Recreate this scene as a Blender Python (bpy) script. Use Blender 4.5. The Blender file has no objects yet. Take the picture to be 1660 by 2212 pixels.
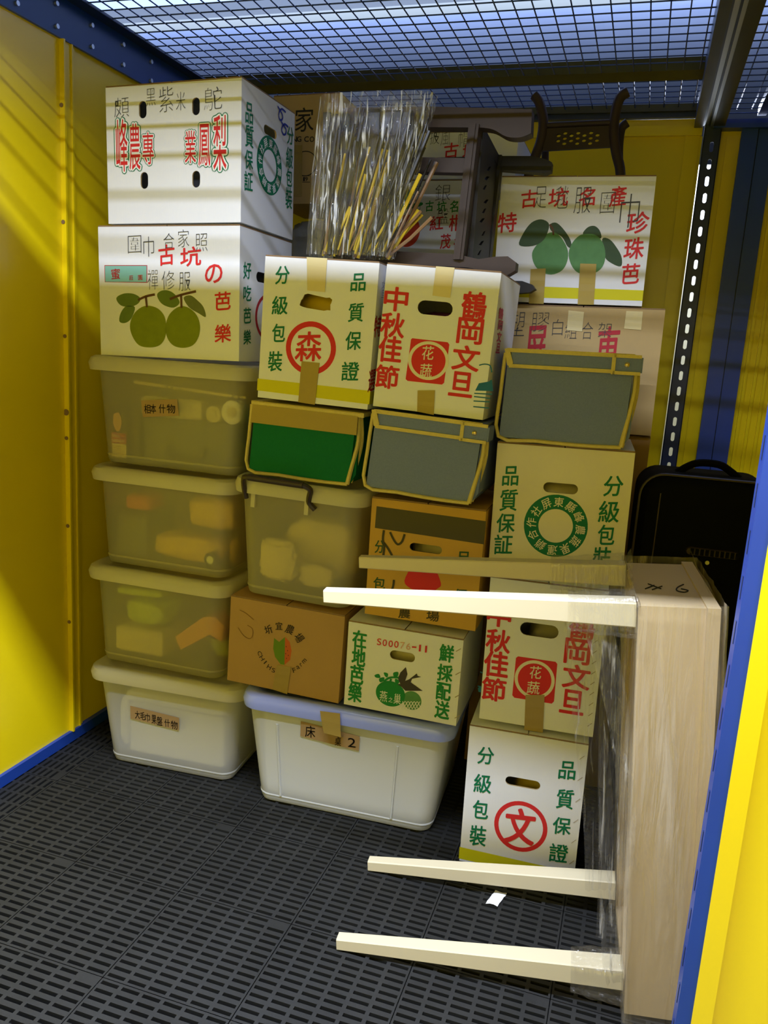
import bpy, bmesh, math, random
from math import sin, cos, pi, radians
from mathutils import Vector, Matrix, noise
from mathutils.geometry import tessellate_polygon

random.seed(7)
S = bpy.context.scene
COL = S.collection

# ------------------------------------------------------------------ camera
cam = bpy.data.objects.new('camera', bpy.data.cameras.new('camera'))
COL.objects.link(cam)
cr_, cd_, cf_ = ((0.95048, 0.30439, 0.06266), (0.11868, -0.16916, -0.97842), (-0.28722, 0.93741, -0.19691))
cam.matrix_world = Matrix(((cr_[0], -cd_[0], -cf_[0], 0.0), (cr_[1], -cd_[1], -cf_[1], 0.0),
                           (cr_[2], -cd_[2], -cf_[2], 1.35), (0, 0, 0, 1)))
cam.data.sensor_fit = 'HORIZONTAL'
cam.data.sensor_width = 36.0
cam.data.lens = 1740.0 / 1660.0 * 36.0
cam.data.clip_start = 0.02
S.camera = cam

# ------------------------------------------------------------------ world, lights, exposure
W = bpy.data.worlds.new('world'); S.world = W; W.use_nodes = True
W.node_tree.nodes['Background'].inputs[0].default_value = (0.62, 0.72, 1.0, 1)
W.node_tree.nodes['Background'].inputs[1].default_value = 0.015
S.view_settings.view_transform = 'Standard'
S.view_settings.look = 'None'
S.view_settings.exposure = 0.12
S.view_settings.gamma = 1.0

def strip_light(name, loc, rot, sx, sy, power, col):
    l = bpy.data.lights.new(name, 'AREA'); l.shape = 'RECTANGLE'; l.size = sx; l.size_y = sy
    l.energy = power; l.color = col
    o = bpy.data.objects.new(name, l); COL.objects.link(o); o.location = loc; o.rotation_euler = rot
    return o
COOL = (0.68, 0.77, 1.0)
NEUT = (1.0, 0.97, 0.90)
strip_light('corridor_tube_light', (-0.25, 0.72, 2.47), (radians(-18), 0, 0), 2.2, 0.05, 230, COOL)
strip_light('roof_fill_light', (-1.0, 3.95, 2.42), (radians(180), 0, 0), 5.5, 0.10, 100, (0.56, 0.70, 1.0))  # unseen fill lamp added to brighten the hall roof
strip_light('slot_backlight', (0.10, 3.62, 2.35), (0, 0, 0), 0.5, 0.08, 16, COOL)  # lamp added behind the back wall, lights the panel seen through the slots

# ------------------------------------------------------------------ materials
MATS = {}
def mat(name, col, rough=0.6, metal=0.0, spec=0.5, nscale=0, namt=0.0, bump=0.0, bscale=60.0, bstretch=None, coat=0.0, bdist=0.004):
    m = bpy.data.materials.new(name); m.use_nodes = True
    nt = m.node_tree; b = nt.nodes['Principled BSDF']
    b.inputs['Base Color'].default_value = (*col, 1); b.inputs['Roughness'].default_value = rough
    b.inputs['Metallic'].default_value = metal; b.inputs['Specular IOR Level'].default_value = spec
    b.inputs['Coat Weight'].default_value = coat
    tc = nt.nodes.new('ShaderNodeTexCoord')
    if nscale:
        n = nt.nodes.new('ShaderNodeTexNoise'); n.inputs['Scale'].default_value = nscale; n.inputs['Detail'].default_value = 5
        r = nt.nodes.new('ShaderNodeMixRGB'); r.blend_type = 'MIX'
        r.inputs[1].default_value = (*[c * (1 - namt) for c in col], 1); r.inputs[2].default_value = (*[min(1, c * (1 + namt * 0.6)) for c in col], 1)
        nt.links.new(tc.outputs['Object'], n.inputs['Vector']); nt.links.new(n.outputs['Fac'], r.inputs[0])
        nt.links.new(r.outputs[0], b.inputs['Base Color'])
    if bump:
        n2 = nt.nodes.new('ShaderNodeTexNoise'); n2.inputs['Scale'].default_value = bscale; n2.inputs['Detail'].default_value = 3
        mp = nt.nodes.new('ShaderNodeMapping')
        if bstretch: mp.inputs['Scale'].default_value = bstretch
        bp = nt.nodes.new('ShaderNodeBump'); bp.inputs['Strength'].default_value = bump; bp.inputs['Distance'].default_value = bdist
        nt.links.new(tc.outputs['Object'], mp.inputs['Vector']); nt.links.new(mp.outputs[0], n2.inputs['Vector'])
        nt.links.new(n2.outputs['Fac'], bp.inputs['Height']); nt.links.new(bp.outputs[0], b.inputs['Normal'])
    MATS[name] = m
    return m

def frosted(name, col, clear=0.5, rough=0.35):
    """milky see-through plastic: part straight view, part scattered light, a soft gloss on top"""
    m = bpy.data.materials.new(name); m.use_nodes = True; nt = m.node_tree
    out = nt.nodes['Material Output']; nt.nodes.remove(nt.nodes['Principled BSDF'])
    tr = nt.nodes.new('ShaderNodeBsdfTransparent'); tr.inputs[0].default_value = (*[min(1, .35 + .65 * c) for c in col], 1)
    df = nt.nodes.new('ShaderNodeBsdfDiffuse'); df.inputs[0].default_value = (*col, 1)
    tl = nt.nodes.new('ShaderNodeBsdfTranslucent'); tl.inputs[0].default_value = (*col, 1)
    gl = nt.nodes.new('ShaderNodeBsdfGlossy'); gl.inputs['Roughness'].default_value = rough
    m1 = nt.nodes.new('ShaderNodeMixShader'); m1.inputs[0].default_value = 0.30
    m2 = nt.nodes.new('ShaderNodeMixShader'); m2.inputs[0].default_value = clear
    m3 = nt.nodes.new('ShaderNodeMixShader')
    fr = nt.nodes.new('ShaderNodeFresnel'); fr.inputs[0].default_value = 1.35
    nt.links.new(df.outputs[0], m1.inputs[1]); nt.links.new(tl.outputs[0], m1.inputs[2])
    nt.links.new(m1.outputs[0], m2.inputs[1]); nt.links.new(tr.outputs[0], m2.inputs[2])
    nt.links.new(fr.outputs[0], m3.inputs[0]); nt.links.new(m2.outputs[0], m3.inputs[1]); nt.links.new(gl.outputs[0], m3.inputs[2])
    nt.links.new(m3.outputs[0], out.inputs[0])
    MATS[name] = m

def film(name, clear, haze, bscale, stretch, gloss=0.3, rough=0.12, tint=(1, 1, 1), streak=None):
    """thin stretch wrap: mostly see-through, wrinkled gloss"""
    m = bpy.data.materials.new(name); m.use_nodes = True; nt = m.node_tree
    out = nt.nodes['Material Output']; nt.nodes.remove(nt.nodes['Principled BSDF'])
    tc = nt.nodes.new('ShaderNodeTexCoord'); mp = nt.nodes.new('ShaderNodeMapping'); mp.inputs['Scale'].default_value = stretch
    n = nt.nodes.new('ShaderNodeTexNoise'); n.inputs['Scale'].default_value = bscale; n.inputs['Detail'].default_value = 4; n.inputs['Distortion'].default_value = 0.8
    bp = nt.nodes.new('ShaderNodeBump'); bp.inputs['Strength'].default_value = 1.0; bp.inputs['Distance'].default_value = 0.014
    nt.links.new(tc.outputs['Object'], mp.inputs[0]); nt.links.new(mp.outputs[0], n.inputs['Vector']); nt.links.new(n.outputs['Fac'], bp.inputs['Height'])
    tr = nt.nodes.new('ShaderNodeBsdfTransparent'); tr.inputs[0].default_value = (*tint, 1)
    df = nt.nodes.new('ShaderNodeBsdfDiffuse'); df.inputs[0].default_value = (*haze, 1)
    gl = nt.nodes.new('ShaderNodeBsdfGlossy'); gl.inputs['Roughness'].default_value = rough
    m1 = nt.nodes.new('ShaderNodeMixShader'); m1.inputs[0].default_value = clear
    m2 = nt.nodes.new('ShaderNodeMixShader'); m2.inputs[0].default_value = gloss
    for x in (gl, df): nt.links.new(bp.outputs[0], x.inputs['Normal'])
    nt.links.new(df.outputs[0], m1.inputs[1]); nt.links.new(tr.outputs[0], m1.inputs[2])
    if streak:  # thick gathered creases are whiter, and these pale streaks paint in the highlights too
        s_scale, s_str, lo, hi, dense = streak
        mq = nt.nodes.new('ShaderNodeMapping'); mq.inputs['Scale'].default_value = s_str; mq.inputs['Rotation'].default_value = (0.05, 0.08, 0.02)
        ns = nt.nodes.new('ShaderNodeTexNoise'); ns.inputs['Scale'].default_value = s_scale; ns.inputs['Detail'].default_value = 3; ns.inputs['Distortion'].default_value = 0.6
        mr = nt.nodes.new('ShaderNodeMapRange'); mr.inputs[1].default_value = lo; mr.inputs[2].default_value = hi; mr.inputs[3].default_value = clear; mr.inputs[4].default_value = dense
        nt.links.new(tc.outputs['Object'], mq.inputs[0]); nt.links.new(mq.outputs[0], ns.inputs['Vector']); nt.links.new(ns.outputs['Fac'], mr.inputs[0]); nt.links.new(mr.outputs[0], m1.inputs[0])
    nt.links.new(m1.outputs[0], m2.inputs[1]); nt.links.new(gl.outputs[0], m2.inputs[2]); nt.links.new(m2.outputs[0], out.inputs[0])
    MATS[name] = m

mat('yellow_door', (0.62, 0.46, 0.006), 0.4)
mat('yellow_paint', (0.84, 0.635, 0.003), 0.28, 0, 0.5, 3, 0.05, coat=0.15)
mat('blue_paint', (0.012, 0.05, 0.30), 0.35, 0, 0.5, 8, 0.15)
mat('navy_paint', (0.008, 0.02, 0.075), 0.35)
mat('dark_steel', (0.05, 0.05, 0.03), 0.4, 0.3, 0.5, 12, .3)
mat('wire_blue', (0.02, 0.05, 0.22), 0.3)
mat('zinc', (0.6, 0.63, 0.68), 0.35, 0.9)
mat('roof_foil', (0.40, 0.46, 0.66), 0.45, 0.25, 0.5, 1.6, 0.25, 0.5, 5.0)
mat('roof_beam', (0.22, 0.22, 0.20), 0.5)
mat('white_paint', (0.8, 0.82, 0.85), 0.6)
mat('corridor_floor', (0.10, 0.10, 0.09), 0.5)
mat('black_plastic', (0.017, 0.017, 0.0155), 0.45, 0, 0.4, 7, 0.6, 0.5, 900)
mat('black_base', (0.004, 0.004, 0.004), 0.7)
mat('carton_white', (0.76, 0.76, 0.79), 0.55, 0, 0.3, 5, 0.06, 0.12, 30, (30, 30, 1))
mat('carton_cream', (0.72, 0.66, 0.50), 0.6, 0, 0.3, 6, 0.07, 0.12, 30, (30, 30, 1))
mat('kraft', (0.42, 0.25, 0.095), 0.65, 0, 0.3, 6, 0.10, 0.12, 30, (30, 30, 1))
mat('kraft_light', (0.46, 0.32, 0.13), 0.65, 0, 0.3, 6, 0.10, 0.12, 30, (30, 30, 1))
mat('kraft_yellow', (0.55, 0.31, 0.045), 0.6, 0, 0.3, 6, 0.08)
mat('kraft_edge', (0.22, 0.13, 0.06), 0.8)
mat('tape', (0.36, 0.25, 0.055), 0.3, 0, 0.5, 10, 0.06)
mat('pale_tape', (0.66, 0.55, 0.28), 0.4, 0, 0.5, 12, 0.05)
mat('tag', (0.36, 0.23, 0.10), 0.55, 0, 0.3, 10, 0.05)
for n_, c_ in dict(green=(0.0, 0.155, 0.065), red=(0.62, 0.022, 0.025), dark_red=(0.42, 0.02, 0.03), orange_red=(0.62, 0.05, 0.015), pencil=(0.05, 0.05, 0.055),
        pencil_brown=(0.16, 0.07, 0.015), blue_ink=(0.012, 0.025, 0.33), white_ink=(0.82, 0.82, 0.80), cream_ink=(0.74, 0.70, 0.55), teal=(0.22, 0.48, 0.42), leaf=(0.13, 0.19, 0.03),
        leaf_dark=(0.15, 0.17, 0.05), leaf_dark2=(0.045, 0.085, 0.04), guava=(0.20, 0.24, 0.006), guava2=(0.10, 0.26, 0.095), twig=(0.11, 0.045, 0.022), yellow_ink=(0.62, 0.56, 0.004),
        teal_blue=(0.01, 0.13, 0.26), crease=(0.28, 0.22, 0.13), pink_ink=(0.50, 0.05, 0.14), print_green=(0.012, 0.22, 0.045), print_green_soft=(0.10, 0.28, 0.10), bird=(0.055, 0.045, 0.035),
        faded_red=(0.66, 0.36, 0.28), dark_patch=(0.075, 0.062, 0.02), dark_green=(0.02, 0.075, 0.025), marker=(0.055, 0.045, 0.012), black_ink=(0.02, 0.016, 0.012),
        melon_green=(0.12, 0.22, 0.012), melon_orange=(0.52, 0.11, 0.02)).items():
    if n_ in ('guava', 'guava2', 'leaf', 'leaf_dark', 'leaf_dark2', 'print_green_soft'): mat(n_, c_, 0.6, 0, 0.3, 40, 0.22)
    else: mat(n_, c_, 0.6, 0, 0.3)
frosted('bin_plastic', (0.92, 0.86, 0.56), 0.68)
frosted('bin_plastic_cloudy', (0.93, 0.93, 0.90), 0.50)
frosted('bin_plastic_milky', (0.90, 0.91, 0.90), 0.30)
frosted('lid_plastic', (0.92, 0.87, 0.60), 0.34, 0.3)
mat('lavender_plastic', (0.30, 0.36, 0.85), 0.16, 0, 0.5)
mat('handle_plastic', (0.035, 0.022, 0.015), 0.35)
mat('fabric_grey', (0.17, 0.215, 0.40), 0.85, 0, 0.2, 220, 0.14, 0.25, 500)
mat('fabric_green', (0.004, 0.14, 0.045), 0.8, 0, 0.2, 220, 0.12, 0.2, 500)
mat('piping', (0.62, 0.50, 0.16), 0.75, 0, 0.2, 120, 0.15, 0.3, 300)
mat('brass', (0.55, 0.42, 0.16), 0.3, 1.0)
mat('dark_wood', (0.040, 0.024, 0.017), 0.48, 0, 0.25, 9, 0.35)
mat('black_wood', (0.020, 0.017, 0.016), 0.48, 0, 0.25, 9, 0.25)
mat('pale_wood', (0.68, 0.59, 0.38), 0.5, 0, 0.4, 5, 0.06)
mat('wrap_board', (0.56, 0.42, 0.225), 0.5, 0, 0.3, 5, 0.06)
mat('suitcase_black', (0.003, 0.003, 0.0025), 0.75, 0, 0.08, 60, 0.2)
mat('black_bag', (0.008, 0.009, 0.016), 0.25, 0, 0.5, 8, 0.2, 0.6, 30)
mat('stick_yellow', (0.55, 0.38, 0.02), 0.35)
mat('stick_black', (0.018, 0.016, 0.014), 0.3)
mat('stick_brown', (0.20, 0.11, 0.045), 0.4)
mat('towel_cream', (0.72, 0.62, 0.36), 0.9, 0, 0.1, 40, 0.12, 0.8, 120)
mat('paper_white', (0.82, 0.81, 0.78), 0.6)
mat('cloth_white', (0.80, 0.78, 0.74), 0.85, 0, 0.1, 8, 0.06)
mat('bag_yellow', (0.72, 0.48, 0.01), 0.35, 0, 0.5, 14, 0.2, 0.4, 30)
mat('bag_green', (0.42, 0.55, 0.02), 0.4)
mat('strap_orange', (0.78, 0.34, 0.004), 0.5)
mat('lime_plastic', (0.50, 0.58, 0.03), 0.35)
mat('orange_cloth', (0.62, 0.14, 0.02), 0.7)
mat('grey_case', (0.10, 0.10, 0.06), 0.5)
mat('beige_box', (0.62, 0.55, 0.33), 0.6)
mat('bag_purple', (0.16, 0.03, 0.18), 0.35)
mat('bag_clear_beige', (0.52, 0.44, 0.22), 0.3, 0, 0.5, 12, 0.25, 0.5, 40)
mat('skin_print', (0.66, 0.36, 0.20), 0.5)
mat('dark_print', (0.05, 0.03, 0.02), 0.4)
film('film_crisp', 0.985, (0.85, 0.86, 0.88), 30, (3.0, 3.0, 0.35), 0.08, 0.04, (1, 1, 1), (42, (3.0, 3.0, 0.22), 0.56, 0.68, 0.30))
film('film_soft', 0.90, (0.66, 0.56, 0.40), 12, (3.0, 3.0, 0.30), 0.10, 0.16, (1, 1, 1), (9, (2.6, 2.6, 0.22), 0.52, 0.72, 0.45))
film('film_clear', 0.95, (0.60, 0.54, 0.42), 26, (3.0, 3.0, 0.35), 0.12, 0.12)
film('film_grey', 0.95, (0.55, 0.52, 0.46), 40, (3.0, 3.0, 0.4), 0.07, 0.12, (1, 1, 1), (26, (3.0, 3.0, 0.12), 0.55, 0.70, 0.40))
mat('film_grey_solid', (0.30, 0.30, 0.28), 0.2, 0, 0.6, 14, 0.5, 1.0, 30)

# ------------------------------------------------------------------ mesh helpers
class MB:
    """collects shapes and links them as ONE mesh object"""
    def __init__(s): s.v, s.f, s.m, s.names = [], [], [], []
    def mi(s, name):
        if name not in s.names: s.names.append(name)
        return s.names.index(name)
    def add(s, vs, fs, m):
        b = len(s.v); s.v += [tuple(p) for p in vs]; k = s.mi(m)
        for f in fs: s.f.append([b + i for i in f]); s.m.append(k)
    def box(s, x0, x1, y0, y1, z0, z1, m):
        s.add([(x0, y0, z0), (x1, y0, z0), (x1, y1, z0), (x0, y1, z0), (x0, y0, z1), (x1, y0, z1), (x1, y1, z1), (x0, y1, z1)],
              [(0, 3, 2, 1), (4, 5, 6, 7), (0, 1, 5, 4), (1, 2, 6, 5), (2, 3, 7, 6), (3, 0, 4, 7)], m)
    def prism(s, poly, a0, a1, m, axis='y'):
        """polygon in the plane across AXIS, pushed from a0 to a1"""
        def P(p, a): return {'y': (p[0], a, p[1]), 'x': (a, p[0], p[1]), 'z': (p[0], p[1], a)}[axis]
        n = len(poly); vs = [P(p, a0) for p in poly] + [P(p, a1) for p in poly]
        tri = tessellate_polygon([[Vector((p[0], p[1], 0)) for p in poly]])
        fs = [t for t in tri] + [(t[0] + n, t[1] + n, t[2] + n) for t in tri] + [(i, (i + 1) % n, n + (i + 1) % n, n + i) for i in range(n)]
        s.add(vs, fs, m)
    def tube(s, path, r, m, n=8, flat=1.0):
        path = [Vector(p) for p in path]; rs = r if isinstance(r, (list, tuple)) else [r] * len(path)
        rings = []; up = None
        for i, p in enumerate(path):
            t = (path[min(i + 1, len(path) - 1)] - path[max(i - 1, 0)]).normalized()
            if up is None: up = Vector((0, 0, 1)) if abs(t.z) < 0.9 else Vector((0, 1, 0))
            a = t.cross(up).normalized(); b = a.cross(t).normalized(); up = b
            rings.append([p + a * rs[i] * cos(2 * pi * k / n) + b * rs[i] * flat * sin(2 * pi * k / n) for k in range(n)])
        s.loft(rings, m, True, True)
    def loft(s, rings, m, cap0=False, cap1=False):
        n = len(rings[0]); vs = [p for r in rings for p in r]; fs = []
        for j in range(len(rings) - 1):
            for i in range(n): fs.append((j * n + i, j * n + (i + 1) % n, (j + 1) * n + (i + 1) % n, (j + 1) * n + i))
        if cap0: fs.append(tuple(range(n - 1, -1, -1)))
        if cap1: fs.append(tuple(range((len(rings) - 1) * n, len(rings) * n)))
        s.add(vs, fs, m)
    def build(s, name, parent=None, smooth=False, loc=None, angle=40):
        me = bpy.data.meshes.new(name); me.from_pydata(s.v, [], s.f); me.update()
        for n_ in s.names: me.materials.append(MATS[n_])
        me.polygons.foreach_set('material_index', s.m)
        if not getattr(s, 'keepwind', False):
            bm = bmesh.new(); bm.from_mesh(me); bmesh.ops.recalc_face_normals(bm, faces=bm.faces); bm.to_mesh(me); bm.free()
        if smooth:
            me.polygons.foreach_set('use_smooth', [True] * len(me.polygons))
            me.set_sharp_from_angle(angle=radians(angle))
        o = bpy.data.objects.new(name, me); COL.objects.link(o)
        if parent: o.parent = parent
        if loc: o.location = loc
        return o

def rrect(w, d, r, z, n=5, cx=0, cy=0):
    r = min(r, w / 2 - 1e-4, d / 2 - 1e-4); pts = []
    for k, (sx, sy) in enumerate(((1, 1), (-1, 1), (-1, -1), (1, -1))):
        for i in range(n + 1):
            a = pi / 2 * (k + i / n)
            pts.append((cx + sx * (w / 2 - r) + r * cos(a), cy + sy * (d / 2 - r) + r * sin(a), z))
    return pts

def thing(name, label, cat, loc=(0, 0, 0), rot=(0, 0, 0), group=None):
    o = bpy.data.objects.new(name, None); COL.objects.link(o); o.empty_display_size = 0.05
    o.location = loc; o.rotation_euler = rot; o['label'] = label; o['category'] = cat
    if group: o['group'] = group
    return o
def tag(o, label, cat, group=None):
    o['label'] = label; o['category'] = cat
    if group: o['group'] = group
    return o
def struct(o):
    o['kind'] = 'structure'; return o
def smooth_loop(pts, k=4):
    out = []; n = len(pts)
    for i in range(n):
        p0, p1, p2, p3 = (pts[(i + j - 1) % n] for j in range(4))
        for q in range(k):
            t = q / k
            out.append(tuple(0.5 * (2 * b + (c - a) * t + (2 * a - 5 * b + 4 * c - d) * t * t + (3 * b - a - 3 * c + d) * t ** 3) for a, b, c, d in zip(p0, p1, p2, p3)))
    return out
def smooth_path(pts, k=4):
    out = []; n = len(pts)
    for i in range(n - 1):
        p0, p1, p2, p3 = pts[max(i - 1, 0)], pts[i], pts[i + 1], pts[min(i + 2, n - 1)]
        for q in range(k):
            t = q / k
            out.append(tuple(0.5 * (2 * b + (c - a) * t + (2 * a - 5 * b + 4 * c - d) * t * t + (3 * b - a - 3 * c + d) * t ** 3) for a, b, c, d in zip(p0, p1, p2, p3)))
    return out + [tuple(pts[-1])]

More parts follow.
